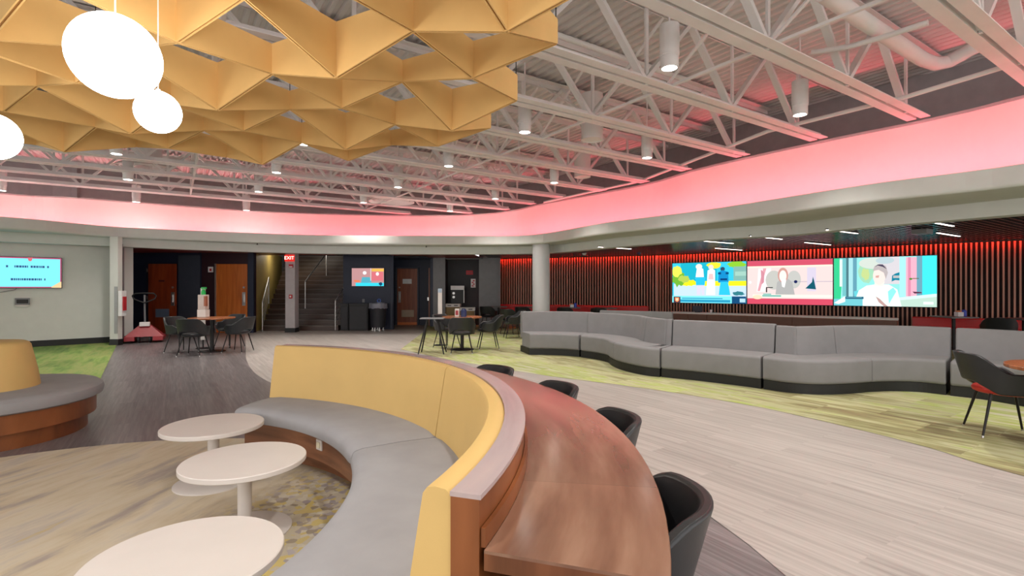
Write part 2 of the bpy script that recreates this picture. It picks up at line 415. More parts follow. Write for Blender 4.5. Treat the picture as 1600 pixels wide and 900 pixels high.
# pink LED strip running on the cove floor in front of the wall
bm = N(); sweep(bm, pinkp, [(-.42, 2.74), (-.34, 2.74), (-.34, 2.77), (-.42, 2.77)])
cs_ = tag(link('cove_light_strip', bm, M['cove']), 'pink led strip glowing up the curved ceiling cove', 'light')
pn = normals(pinkp); acc = 0
for i_ in range(0, len(pinkp) - 3, 3):
    a, b = pinkp[i_], pinkp[i_ + 3]; L_ = (b - a).length
    if L_ < .05: continue
    n_ = pn[i_ + 1] if i_ + 1 < len(pn) else pn[i_]
    c = (a + b) / 2 - n_ * .45
    ld = bpy.data.lights.new('cove_wash', 'AREA'); ld.shape = 'RECTANGLE'; ld.size = L_; ld.size_y = .05; ld.energy = COVE_W * L_; ld.spread = R(95); ld.color = (1, .08, .12)
    o = bpy.data.objects.new('cove_wash', ld); COL.objects.link(o); o.parent = cs_
    aim = Vector((n_.x * .45, n_.y * .45, .58)).normalized()
    t_ = (b - a).normalized(); X = Vector((t_.x, t_.y, 0)); Zv = -aim; X = (X - Zv * X.dot(Zv)).normalized(); Yv = Zv.cross(X)
    o.matrix_world = Matrix.Translation((c.x, c.y, 2.80)) @ Matrix((X, Yv, Zv)).transposed().to_4x4()
# wall above the cove, up to the roof deck
up = [p + n_ * 1.3 for p, n_ in zip(pinkp, normals(pinkp))]
bm = N(); sweep(bm, up, [(0, 2.7), (.1, 2.7), (.1, 5.12), (0, 5.12)]); struct('wall_upper', bm, M['greywall'])
# roof deck: trapezoid flutes running along V
bm = N()
pr = []
k = 0; u0 = -19.0
while u0 < 17:
    pr += [(u0, 5.04), (u0 + .05, 5.04), (u0 + .075, 5.08), (u0 + .125, 5.08)]; u0 += .15
A = [bm.verts.new((U.x * u + V.x * -3, U.y * u + V.y * -3, z)) for u, z in pr]
B = [bm.verts.new((U.x * u + V.x * 24, U.y * u + V.y * 24, z)) for u, z in pr]
for i in range(len(pr) - 1): bm.faces.new((A[i], A[i + 1], B[i + 1], B[i]))
struct('ceiling_deck', bm, M['deck'])

# low ceilings: dark slats over the lounge, red-brown over the back
WA0, WA1, WB1 = Vector((-0.55, 19.35)), Vector((4.85, 17.15)), Vector((14.2, 9.65))
bm = N()
hh = [p for p in hin if -1.3 < p.x]
poly(bm, [tuple(p) for p in hh] + [(14, 2.2), (16, 9), (5.3, 18.9), (-.4, 21)], 2.60)
struct('ceiling_lounge', bm, M['black'])
bm = N()
hh = [p for p in hin if p.x < -.9]
poly(bm, [tuple(p) for p in hh] + [(-.9, 20.2), (-4.95, 20.2), (-4.95, 17.2), (-8.5, 17.2), (-8.5, 17.2), (-13.5, 17.2), (-14, 13.0)], 2.50)
struct('ceiling_back', bm, M['redwoodceil'])

def outside_header(x, y):
    best = 1e9; sgn = 1
    for i in range(len(header) - 1):
        a, b = header[i], header[i + 1]; d = b - a; t = max(0, min(1, (Vector((x, y)) - a).dot(d) / d.length_squared))
        q = a + d * t; dd = (Vector((x, y)) - q).length
        if dd < best: best = dd; sgn = d.x * (y - q.y) - d.y * (x - q.x)
    return best if sgn > 0 else -best
def front_of_wall(x, y):
    r = 1e9
    for a, b in ((WA0, WA1), (WA1, WB1)):
        d = b - a; r = min(r, -(d.x * (y - a.y) - d.y * (x - a.x)) / d.length)
    return r
bm = N()
v = -9.0
while v < 20:
    run = None; u = -2.0
    while u < 19:
        p = U * u + V * v
        ok = outside_header(p.x, p.y) > .32 and front_of_wall(p.x, p.y) > .17 and p.x > -.9 and p.y > 1
        if ok and run is None: run = u
        if not ok and run is not None:
            if u - run > .3:
                a = U * run + V * v; b = U * u + V * v
                seg(bm, (a.x, a.y, 2.53), (b.x, b.y, 2.53), .035, .07)
            run = None
        u += .08
    v += .115
struct('ceiling_slats', bm, M['cslat'])

# slatted feature wall
def slatwall(a, b, name, z0=.02):
    d = (b - a); L = d.length; d = d / L; n = Vector((-d.y, d.x)); ang = math.atan2(d.y, d.x)
    bm = N()
    c = (a + b) / 2 + n * .06
    box(bm, (c.x, c.y, 1.33), (L, .06, 2.66), ang, 1)
    q0 = a - n * .15; q1 = b - n * .15; seg(bm, (q0.x, q0.y, 2.515), (q1.x, q1.y, 2.515), .02, .085, 2)
    q0 = a - n * .06; q1 = b - n * .06; seg(bm, (q0.x, q0.y, 2.575), (q1.x, q1.y, 2.575), .18, .02, 2)
    s = .04
    while s < L:
        p = a + d * s
        box(bm, (p.x, p.y, 1.27), (.036, .07, 2.50), ang, 0); s += .093
    struct(name, bm, [M['slat'], M['slatback'], M['black']])
slatwall(WA0, WA1, 'wall_slatted_left'); slatwall(WA1, WB1, 'wall_slatted_right')
for a, b, nm in ((WA0, WA1, 'left'), (WA1, WB1, 'right')):
    d = (b - a).normalized(); n = Vector((-d.y, d.x)); a2 = a - n * .11; b2 = b - n * .11
    bm = N(); seg(bm, (a2.x, a2.y, 2.53), (b2.x, b2.y, 2.53), .03, .012)
    tag(link('wall_wash_strip', bm, M['redled']), 'red led strip washing down the %s stretch of slatted wall' % ('far left' if nm == 'left' else 'long screen-bearing'), 'light')

# ------------------------------------------------------------------ column
cp = P(845, 500)[0]
bm = N(); cy = 14.75; cx = 45.5 / 800 * cy
lathe(bm, [(.25, 0), (.25, 2.665)], (cx, cy, 0), 40)
tag(link('round_column', bm, mat('column_paint', (.55, .55, .56), .45, var=.02), smooth=True), 'round white column standing behind the grey serpentine bench', 'column')

# ------------------------------------------------------------------ left wall, pilaster, back walls
def wallseg(name, a, b, z0, z1, m, t=.1, side=1):
    bm = N(); a = Vector(a); b = Vector(b); d = (b - a).normalized(); n = Vector((-d.y, d.x)) * side
    c = (a + b) / 2 + n * t / 2
    box(bm, (c.x, c.y, (z0 + z1) / 2), ((b - a).length, t, z1 - z0), math.atan2(d.y, d.x))
    return struct(name, bm, m)
LW0, LW1 = Vector((-15.2, 8.45)), Vector((-9.95, 13.45))
wallseg('wall_left', LW0, LW1, 0, 2.68, M['wallwhite'])
bm = N(); d = (LW1 - LW0).normalized(); nrm = Vector((-d.y, d.x)); q0, q1 = LW0 - nrm * .01, LW1 - nrm * .01
seg(bm, (q0.x, q0.y, .075), (q1.x, q1.y, .075), .02, .15); struct('baseboard_left', bm, M['black'])
bm = N(); box(bm, (-9.72, 12.57, 1.33), (.20, .14, 2.66)); struct('wall_pilaster', bm, M['wallwhite'])
bm = N(); box(bm, (-9.72, 12.57, .075), (.215, .155, .15)); struct('baseboard_pilaster', bm, M['black'])
wallseg('wall_side', (-9.63, 12.65), (-11.92, 16.0), 0, 2.5, mat('side_wall_paint', (.26, .23, .25), .6), side=1)
wallseg('wall_back_left', (-12.2, 16.0), (-9.75, 16.0), 0, 2.5, M['navy'])
wallseg('wall_back_slate', (-10.4, 15.97), (-9.72, 15.97), 0, 2.42, M['navygrey'], t=.02, side=-1)
wallseg('wall_back_middle', (-9.8, 16.08), (-8.08, 16.08), 0, 2.5, mat('maroon_wall', (.03, .006, .012), .5))
wallseg('wall_back_return', (-8.26, 16.0), (-8.08, 16.0), 0, 2.5, M['navy'])
wallseg('wall_stair_left', (-8.14, 16.2), (-9.7, 21.6), 0, 2.72, M['yellowwall'], side=1)
wallseg('wall_stair_back', (-9.9, 21.65), (-5.5, 21.65), 0, 2.95, M['charcoal'])
wallseg('wall_tv', (-5.72, 17.35), (-4.02, 17.35), 0, 2.5, M['navy'])
wallseg('wall_stair_right', (-5.64, 17.46), (-5.64, 21.6), 0, 2.72, M['charcoal'], side=-1)
bm = N(); box(bm, (-7.7, 19.8, 3.0), (4.4, 4.0, .05)); struct('ceiling_stair', bm, M['charcoal'])
wallseg('wall_tv_return', (-4.02, 17.36), (-4.62, 19.4), 0, 2.5, M['navy'])
wallseg('wall_door_end', (-4.7, 19.4), (-2.95, 19.4), 0, 2.5, M['navy'])
wallseg('wall_grey_pier', (-2.86, 18.55), (-2.42, 18.55), 0, 2.5, M['greypanel'])
wallseg('wall_pier_side', (-2.86, 18.55), (-2.95, 19.5), 0, 2.5, M['navy'])
wallseg('wall_alcove', (-2.5, 19.3), (-1.1, 19.3), 0, 2.5, M['charcoal'])
wallseg('wall_grey_panel', (-1.20, 18.6), (-.42, 18.6), 0, 2.7, M['greypanel'])
bm = N(); box(bm, (-.84, 18.585, 1.08), (.66, .03, .03)); box(bm, (-.50, 18.58, 1.25), (.02, .03, 2.5)); struct('trim_4', bm, M['greypanel'])
wallseg('wall_alcove_side', (-2.42, 18.6), (-2.42, 19.35), 0, 2.5, M['black'])
bm = N(); box(bm, (-4.87, 16.6, 2.485), (1.65, 1.4, .02)); box(bm, (-3.8, 18.4, 2.47), (1.75, 1.9, .02)); struct('ceiling_tv_bay', bm, M['blackgloss'])
bm = N(); box(bm, (-1.75, 18.75, 2.46), (1.3, .5, .03)); struct('ceiling_alcove', bm, M['greypanel'])

# ------------------------------------------------------------------ doors
def door(n, x0, x1, y, top, m, plate_x, side=1, label=None):
    bm = N(); box(bm, ((x0 + x1) / 2, y, top / 2 + .01), (x1 - x0, .05, top), bev=.004)
    d = struct('door_%d' % n, bm, m)
    bm = N(); box(bm, (plate_x, y - .035, 1.06), (.10, .02, .42)); box(bm, (plate_x, y - .06, 1.08), (.03, .03, .24))
    link('pull_plate', bm, M['chrome'], d)
    bm = N(); lathe(bm, [(0, 0), (.03, 0), (.03, .03), (0, .03)], (0, 0, 0), 16)
    bmesh.ops.rotate(bm, verts=bm.verts, cent=(0, 0, 0), matrix=Matrix.Rotation(R(90), 3, 'X')); bmesh.ops.translate(bm, verts=bm.verts, vec=(plate_x, y - .025, 1.42))
    link('deadbolt', bm, M['chrome'], d)
    return d
d1 = door(1, -11.30, -10.44, 15.93, 2.14, M['doorred'], -10.53)
bm = N(); box(bm, (-10.86, 15.9, .62), (.42, .01, .26)); link('notice', bm, mat('blue_grey_notice', (.16, .22, .32), .5), d1)
bm = N(); box(bm, (-10.88, 15.9, 1.62), (.18, .008, .05)); link('sign', bm, mat('dark_sign', (.08, .01, .01), .5), d1)
bm = N()
for z in (.25, 1.1, 1.95): box(bm, (-11.33, 15.9, z), (.03, .03, .12))
link('hinge', bm, M['chrome'], d1)
d2 = door(2, -9.25, -8.28, 16.04, 2.14, M['doororange'], -8.38)
bm = N(); box(bm, (-9.27, 16.02, 1.08), (.04, .06, 2.16)); link('frame', bm, M['chrome'], d2)
d3 = door(3, -4.33, -3.57, 19.33, 2.12, M['doorbrown'], -4.24)
bm = N(); box(bm, (-3.95, 19.29, 1.65), (.34, .01, .18)); link('sign', bm, M['signwhite'], d3)
bm = N(); box(bm, (-3.93, 19.29, .44), (.46, .02, .26))
for k in range(7): box(bm, (-3.93, 19.275, .34 + k * .033), (.44, .02, .012))
link('vent_grille', bm, M['beige'], d3)
bm = N(); box(bm, (-3.95, 19.29, .06), (.74, .01, .1)); link('kick_plate', bm, M['orangep'], d3)
bm = N()
for x in (-4.36, -3.54): box(bm, (x, 19.33, 1.08), (.05, .09, 2.16))
box(bm, (-3.95, 19.33, 2.155), (.87, .09, .05)); struct('trim_5', bm, M['navygrey'])
bm = N(); box(bm, (-3.03, 18.98, 1.07), (.05, .5, 2.12)); d4 = struct('door_4', bm, M['doorbrown'])
bm = N(); box(bm, (-3.06, 18.70, 1.0), (.05, .04, .12)); link('door_handle', bm, M['chrome'], d4)

# ------------------------------------------------------------------ stairs
bm = N()
for k in range(16):
    z0 = .17 * k; y0 = 16.75 + .30 * k
    xl = -8.2 - .25 * (y0 - 16.75); xl = max(xl, -9.7)
    box(bm, ((xl - 5.68) / 2, y0 + .17, z0 + .085), (-5.70 - xl, .34, .17), mi=0)
    box(bm, ((xl - 5.68) / 2, y0 + .012, z0 + .162), (-5.70 - xl, .03, .02), mi=1)
tag(link('staircase', bm, [M['stair'], M['nosing']]), 'dark wooden staircase rising behind the white square post', 'stairs')
def rail(name, posts, label, infill=True, gr=None, panel=False):
    e = empty(name, (posts[0][0], posts[0][1], 0), 0, label, 'handrail', gr)
    def loc(p): return (p[0] - posts[0][0], p[1] - posts[0][1], p[2])
    bm = N(); tube(bm, [loc((p[0], p[1], p[3])) for p in posts], .022); link('top_rail', bm, M['chrome'], e, True)
    for p in posts:
        bm = N(); tube(bm, [loc((p[0], p[1], p[2])), loc((p[0], p[1], p[3]))], .02); link('post', bm, M['chrome'], e, True)
    if infill:
        bm = N()
        for t in (.15, .3, .45, .6, .75, .88):
            tube(bm, [loc((p[0], p[1], p[2] + (p[3] - p[2]) * t)) for p in posts], .008, 6)
        link('cable', bm, M['chrome'], e, True)
    return e
rail('stair_handrail', [(-8.02, 16.45, 0, .95), (-8.6, 18.1, .85, 1.78)], 'steel handrail with cables at the left foot of the stairs')
rail('stair_handrail', [(-5.78, 16.75, .02, .98), (-5.78, 18.0, .70, 1.6)], 'steel handrail with cables at the right foot of the stairs')
rail('stair_handrail', [(-7.25, 17.95, .68, 1.62), (-7.25, 20.0, 1.85, 2.75)], 'steel handrail rising up the middle of the stairs', infill=False)
bm = N(); tube(bm, [(-8.93, 18.3, 1.62), (-9.45, 20.5, 2.95)], .025); tube(bm, [(-8.93, 18.3, 1.62), (-9.0, 18.35, 1.55)], .02)
tag(link('wall_handrail', bm, M['chrome'], smooth=True), 'steel handrail fixed to the mustard wall beside the stairs', 'handrail')

# square post with exit sign
e = empty('square_post', (-6.98, 16.25, 0), 0, 'white square post with black foot in front of the stairs', 'post')
bm = N(); box(bm, (0, 0, 1.32), (.30, .30, 2.36), bev=.005); link('shaft', bm, mat('post_paint', (.48, .44, .45), .5), e)
bm = N(); box(bm, (0, 0, .07), (.32, .32, .14)); link('foot', bm, M['black'], e)
e = empty('fire_alarm', (-6.94, 16.068, 2.09), 0, 'small red fire alarm high on the white square post', 'alarm')
bm = N(); box(bm, (0, .01, 0), (.13, .04, .11), bev=.005); link('housing', bm, M['redsign'], e)
bm = N(); box(bm, (0, -.012, -.025), (.10, .01, .03)); link('strobe', bm, M['signwhite'], e)
e = empty('fire_call_point', (-6.95, 16.068, 1.13), 0, 'small red fire call point midway up the white post', 'alarm')
bm = N(); box(bm, (0, .01, 0), (.10, .04, .12), bev=.005); link('housing', bm, M['redsign'], e)
bm = N(); box(bm, (0, -.012, 0), (.045, .01, .045)); link('label_plate', bm, M['signwhite'], e)
e = empty('exit_sign', (-6.98, 16.07, 2.34), 0, 'glowing red exit sign over the white square post', 'exit sign')
bm = N(); box(bm, (0, 0, 0), (.30, .05, .21), bev=.004); link('housing', bm, mat('sign_red_glow', (.25, .01, .01), .5, emit=(1, .02, .01), es=.35), e)
o = bpy.data.objects.new('lettering', textmesh('EXIT', .15)); COL.objects.link(o); o.parent = e; o.rotation_euler = (R(90), 0, 0); o.location = (0, -.03, 0); o.data.materials.clear(); o.data.materials.append(emis('exit_letters', (1, .35, .3), 2.2))

ld = bpy.data.lights.new('stair_fill', 'POINT'); ld.energy = 9; ld.shadow_soft_size = .15; ld.color = (1, .9, .75)  # added fill lamp hidden in the stairwell, brightens the mustard wall
e = empty('stair_fill_light', (-8.3, 18.8, 2.93), 0, 'unseen fill light added above the stairs to brighten the mustard wall', 'ceiling light')
bm = N(); lathe(bm, [(0, 0), (.12, 0), (.14, .03), (0, .04)], n=24); link('fitting', bm, M['lamp'], e, True)
o = bpy.data.objects.new('stair_fill', ld); COL.objects.link(o); o.parent = e; o.location = (0, 0, -.2)
# ------------------------------------------------------------------ roof joists
def uv_(p): return (p.dot(U), p.dot(V))
pk = [uv_(p) for p in pinkp]
def urange(v):
    us = []
    for (a, b) in zip(pk, pk[1:]):
        if (a[1] - v) * (b[1] - v) <= 0 and abs(a[1] - b[1]) > 1e-9:
            us.append(a[0] + (b[0] - a[0]) * (v - a[1]) / (b[1] - a[1]))
    return us
ORD = ['nearest the camera', 'second from the camera', 'third from the camera', 'fourth from the camera', 'fifth from the camera', 'sixth from the camera', 'seventh from the camera', 'eighth from the camera', 'ninth from the camera', 'tenth from the camera', 'eleventh from the camera', 'twelfth from the camera', 'thirteenth from the camera']
JZ = 3.95; JT = 4.98
jv = []
k = 0
while True:
    v = 1.683 + 1.370 * k
    us = urange(v)
    if v > 18: break
    hi = max(us) - .05 if us else 8
    lo = min(us) + .05 if len(us) > 1 and min(us) < hi - 2 else -15
    lo = max(lo, -15.0)
    if hi - lo < 1.2: k += 1; continue
    jv.append((v, lo, hi))
    e = empty('roof_joist', (U.x * lo + V.x * v, U.y * lo + V.y * v, 0), UANG, 'white open-web steel roof joist, ' + ORD[min(k, 12)], 'joist', 'white roof joists')
    Lk = hi - lo
    bm = N()
    for s in (-.085, .085): box(bm, (Lk / 2, s, JZ + .006), (Lk, .125, .012)); box(bm, (Lk / 2, s * .35, JZ + .05), (Lk, .012, .09))
    link('bottom_chord', bm, M['steel'], e)
    bm = N()
    for s in (-.07, .07): box(bm, (Lk / 2 + .4, s, JT), (Lk + .8, .11, .012)); box(bm, (Lk / 2 + .4, s * .3, JT - .04), (Lk + .8, .012, .08))
    link('top_chord', bm, M['steel'], e)
    bm = N()
    x = (-lo) % 1.8 - 1.8 + .4 + (.35 if k % 2 else 0); 
    while x < Lk:
        for a, b, w in ((x, x + .9, .09), (x + .9, x + 1.8, .09)):
            za, zb = (JT - .03, JZ + .04) if a == x else (JZ + .04, JT - .03)
            if 0 < a and b < Lk: seg(bm, (a, 0, za), (b, 0, zb), w, .05)
        if 0 < x + .95 < Lk: seg(bm, (x + .95, 0, JZ), (x + .95, 0, JT), .045, .03)
        x += 1.8
    link('web', bm, M['steel'], e)
    k += 1
# bridging angles between joists
bn = 0
places = ['under the deck at the right', 'across the middle of the roof', 'left of the middle of the roof', 'towards the left of the roof', 'at the far left of the roof']
for ub in (5.3, .4, -6.5):
    bm = N()
    for (a, b) in zip(jv, jv[1:]):
        if ub < a[1] + .2 or ub > a[2] - .1 or ub < b[1] + .2 or ub > b[2] - .1: continue
        pa = U * ub + V * a[0]; pb = U * ub + V * b[0]
        seg(bm, (pa.x, pa.y, JZ + .05), (pb.x, pb.y, JT - .05), .04, .02); seg(bm, (pa.x, pa.y, JT - .05), (pb.x, pb.y, JZ + .05), .04, .02)
        seg(bm, (pa.x, pa.y, JZ + .03), (pb.x, pb.y, JZ + .03), .04, .03)
    tag(link('cross_bracing', bm, M['steel']), 'row of crossed white angle braces between joists ' + places[bn], 'brace', 'cross bracing of the roof'); bn += 1
# ducts and pipes in the roof
def pipe(name, pts, r, label, cat='pipe', m='steel'):
    bm = N(); tube(bm, pts, r, 18); return tag(link(name, bm, M[m], smooth=True), label, cat)
def uvz(u, v, z): p = U * u + V * v; return (p.x, p.y, z)
def PZ(px, py, z): a = P(px, py, z); return (a[0], a[1], z)
pipe('round_duct', [PZ(1285, -12, 4.35), PZ(1345, 30, 4.35), PZ(1400, 66, 4.35), PZ(1440, 92, 4.35), PZ(1462, 100, 4.36), PZ(1483, 96, 4.4), PZ(1530, 70, 4.5)], .085, 'large white round pipe with an elbow in the upper right roof')
pipe('conduit', [PZ(1268, 82, 4.3), PZ(1330, 72, 4.25), PZ(1390, 55, 4.2), PZ(1450, 35, 4.2)], .03, 'white sagging cable run under the deck at the upper right')
pipe('conduit', [PZ(850, 316, 3.9), PZ(1000, 283, 4.0), PZ(1200, 205, 4.0), PZ(1420, 150, 4.0), PZ(1600, 95, 4.0)], .03, 'white pipe running along above the pink cove on the right')
pipe('conduit', [uvz(-9, 8.62, 4.72), uvz(6.2, 8.62, 4.72)], .025, 'thin white conduit running between the middle joists')
pipe('conduit', [uvz(-9, 5.0, 4.55), uvz(6.5, 5.0, 4.55)], .035, 'white conduit running beside the fourth joist')
def diffuser(px, py, z, r, label):
    x, y, z = PZ(px, py, z)
    e = empty('round_diffuser', (x, y, z), 0, label, 'diffuser', 'large round air diffusers')
    for i, f in enumerate((1, .78, .58, .38)):
        bm = N(); lathe(bm, [(r * f, .0), (r * f - .09, .07), (r * f - .09, .085), (r * f + .005, .012), (r * f, 0)], (0, 0, .02 * i), 40); link('ring', bm, M['steel'], e, True)
    bm = N(); lathe(bm, [(r * .38, .1), (r * .38, .6), (0, .6)], (0, 0, 0), 32); link('neck', bm, M['steel'], e, True)
diffuser(232, 266, 4.3, .74, 'round ringed air diffuser hanging at the left of the roof')
diffuser(612, 316, 3.95, .66, 'round ringed air diffuser hanging near the far cove')
for px, py, lb in ((925, 219, 'white drum shaped duct end between joists right of centre'), (945 - 35, 277, 'small white drum duct end above the cove corner')):
    x, y, z = PZ(px, py, 4.0); bm = N(); lathe(bm, [(0, .02), (.17, .02), (.19, 0), (.19, .8)], (x, y, z), 32)
    tag(link('duct_drum', bm, M['steel'], smooth=True), lb, 'duct')

# can lights
CAN = [(1046, 107, 'can light hanging nearest, right of the yellow baffles'), (1250, 180, 'can light at the far right, just above the pink cove'), (820, 207, 'can light just right of the yellow baffle tip'),
 (1011, 247, 'can light over the middle right, between two joists'), (866, 286, 'can light above the corner of the pink cove'), (701, 260, 'can light just below the right part of the baffles'),
 (774, 311, 'can light low in the roof left of the cove corner'), (703, 330, 'can light touching the top of the far pink cove, right of centre'), (622, 293, 'can light left of the far round diffuser top'),
 (568, 317, 'can light at the left rim of the far round diffuser'), (475, 226, 'can light peeping out under the baffles near the centre'), (432, 270, 'can light below the baffles, left of centre'),
 (404, 300, 'can light between two far joists, left of centre'), (385, 329, 'can light touching the far pink cove left of centre'), (213, 316, 'can light touching the pink cove behind the left diffuser'),
 (200, 281, 'can light against the left round diffuser'), (182, 241, 'can light below the baffles at the left'), (2, 298, 'can light at the left edge above the pink cove')]
first = None
for px, py, lb in CAN:
    x, y, z = PZ(px, py, 3.8)
    if first is None:
        first = e = empty('can_light', (x, y, z))
        bm = N(); lathe(bm, [(.082, .0), (.097, .0), (.097, .12), (.100, .12), (.100, .13), (.105, .135), (.105, .47), (0, .47)], n=28); link('housing', bm, mat('can_white', (.72, .70, .69), .45), e, True)
        bm = N(); tube(bm, [(0, 0, .47), (0, 0, 1.08)], .012, 8); link('stem', bm, M['steel'], e)
        bm = N(); lathe(bm, [(0, .004), (.082, .004)], n=28); link('lens', bm, M['lamp'], e)
        ld = bpy.data.lights.new('can_beam', 'SPOT'); ld.energy = LAMP_W; ld.spot_size = R(116); ld.spot_blend = .7; ld.shadow_soft_size = .08; ld.color = (1, .95, .88)
        lo_ = bpy.data.objects.new('can_beam', ld); COL.objects.link(lo_); lo_.parent = e; lo_.location = (0, 0, -.02)
    else:
        e = copy_tree(first); e.location = (x, y, z)
    tag(e, 'white cylindrical ' + lb, 'ceiling light', 'cylindrical can lights under the roof')
for (cu, cv), lb in zip(((4.41, 1.05), (1.76, 1.05), (7.09, 1.05), (-.84, 1.05)), ('can light above the counter beside the viewer', 'can light over the white tables near the viewer', 'can light at the far right beside the viewer', 'can light left of and behind the viewer')):
    q = U * cu + V * cv; e = copy_tree(first); e.location = (q.x, q.y, 3.8)
    tag(e, 'white cylindrical ' + lb, 'ceiling light', 'cylindrical can lights under the roof')
# recessed downlight in the soffit at left
x, y, z = PZ(43, 368, 2.66)
e = empty('recessed_downlight', (x, y, z), 0, 'small recessed downlight in the low soffit above the left screen', 'ceiling light')
bm = N(); lathe(bm, [(.075, .0), (.11, -.012), (.12, 0.0)], n=24); link('trim_ring', bm, M['white'], e, True)
bm = N(); lathe(bm, [(0, -.004), (.08, -.004)], n=24); link('lens', bm, M['lamp'], e)
ld = bpy.data.lights.new('downlight_beam', 'SPOT'); ld.energy = 50; ld.spot_size = R(140); ld.spot_blend = .7; ld.shadow_soft_size = .06
o = bpy.data.objects.new('downlight_beam', ld); COL.objects.link(o); o.parent = e; o.location = (0, 0, -.03)
# linear lights in the slatted ceiling
LN = [((1447, 345.6), (1494, 355.6)), ((1465, 364), (1511, 372)), ((1292, 359), (1341, 365.6)), ((1258, 379), (1305, 383)), ((1172, 369), (1195, 371)), ((1096, 376.5), (1140, 380.5)), ((1118, 388), (1168, 392.4)), ((935, 386), (950, 388))]
LL = ['right of the lounge ceiling, nearer one', 'right of the lounge ceiling, over the slatted wall', 'above the middle of the three wall screens', 'just above the gap between the middle and right screens', 'peeping below the beam over the middle screen', 'over the left screen, nearer one', 'directly above the left wall screen', 'far left of the lounge ceiling near the column']
for (a, b), lb in zip(LN, LL):
    x, y, z = PZ(*a, 2.465)
    e = empty('linear_light', (x, y, z), UANG, 'slim white linear light ' + lb, 'ceiling light', 'linear lights in the slatted ceiling')
    bm = N(); box(bm, (.6, 0, .012), (1.22, .05, .018)); link('housing', bm, M['black'], e)
    bm = N(); box(bm, (.6, 0, .0), (1.2, .04, .008)); link('diffuser', bm, M['linear'], e)

# ------------------------------------------------------------------ hanging felt baffles
S = 1.5
bp_ = dict(o=Vector((-.6121, 2.8569)) * S, a=Vector((.22666, .41164)) * S, b=Vector((.40946, -.22086)) * S)
def hgt(i, j):
    odd = abs(i) % 2 == 1
    if abs(i + j) % 2: h = 1.0 if odd else 1.0786
    else: h = 1.1137 if odd else 1.1505
    return EYE + h * S
HT = EYE + 1.266 * S
def bpos(i, j): return bp_['o'] + bp_['a'] * i + bp_['b'] * j
maxi = {3: -3, 2: -2, 1: -1, 0: 0, -1: 1, -2: 1, -3: 1, -4: 0, -5: 0, -6: -1, -7: -2, -8: -3, -9: -4}
edges = {}
for j, mi_ in maxi.items():
    for i in range(-9, mi_ + 1):
        for (a, b) in (((i, j), (i + 1, j)), ((i, j + 1), (i + 1, j + 1)), ((i, j), (i, j + 1)), ((i + 1, j), (i + 1, j + 1))):
            edges[(a, b)] = 1
def vis(e_):
    m_ = (bpos(*e_[0]) + bpos(*e_[1])) / 2
    return m_.y > 1.55 * S and m_.x > -1.12 * m_.y - .2
ed = [e_ for e_ in edges if vis(e_)]
ed.sort(key=lambda e_: -abs((bpos(*e_[0]) + bpos(*e_[1])).y) )
bo = bp_['o']
baf = empty('felt_baffle_canopy', (bo.x, bo.y, HT), 0, 'large amber felt baffle canopy of folded diamond cells hanging at the upper left', 'ceiling baffle')
for a, b in ed:
    pa, pb = bpos(*a), bpos(*b); d = (pb - pa).normalized(); n = Vector((-d.y, d.x))
    za, zb = hgt(*a), hgt(*b)
    bm = N()
    pa2, pb2 = pa - bo, pb - bo
    for s, w, dz, mi_ in ((-.0105, .009, 0, 0), (.0105, .009, 0, 0), (0, .012, .006, 1)):
        vs = []
        for off in (s - w / 2, s + w / 2):
            for (q, z) in ((pa2, za + dz), (pb2, zb + dz), (pb2, HT - dz), (pa2, HT - dz)):
                vs.append(bm.verts.new((q.x + n.x * off, q.y + n.y * off, z - HT)))
        for f in ((0, 1, 2, 3), (7, 6, 5, 4), (0, 4, 5, 1), (1, 5, 6, 2), (2, 6, 7, 3), (3, 7, 4, 0)):
            ff = bm.faces.new([vs[k] for k in f]); ff.material_index = mi_
    link('felt_panel', bm, [M['felt'], M['seam']], baf)
for (i, j) in ((0, 2), (1, 1), (2, 0), (0, -2), (-1, -5), (-2, -2), (1, -3)):
    p = bpos(i, j) - bo; bm = N(); tube(bm, [(p.x, p.y, 0), (p.x, p.y, JT - HT)], .004, 6); link('suspension_wire', bm, M['leg'], baf)
# globes
def globe(px, py, rpx, r, label):
    D = r * FPX / rpx
    x = (px - 800) / FPX * D; z = EYE + (450 - py) / FPX * D
    e = empty('globe_pendant', (x, D, z), 0, label, 'pendant lamp', 'glowing globe pendants')
    bm = N(); bmesh.ops.create_uvsphere(bm, u_segments=48, v_segments=24, radius=r); link('globe', bm, M['globe'], e, True)
    bm = N(); tube(bm, [(0, 0, r * .98), (0, 0, JT - z)], .0035, 8); link('cord', bm, M['signwhite'], e)
    bm = N(); lathe(bm, [(.012, r * .985), (.012, r + .012), (0, r + .012)], n=12); link('cap', bm, M['signwhite'], e)
globe(180, 88, 62.5, .2, 'largest glowing white globe pendant under the amber baffles')
globe(247, 175, 32, .12, 'small glowing white globe pendant just below the largest globe')
globe(-12, 213, 35.5, .16, 'glowing white globe pendant cut off by the left edge')

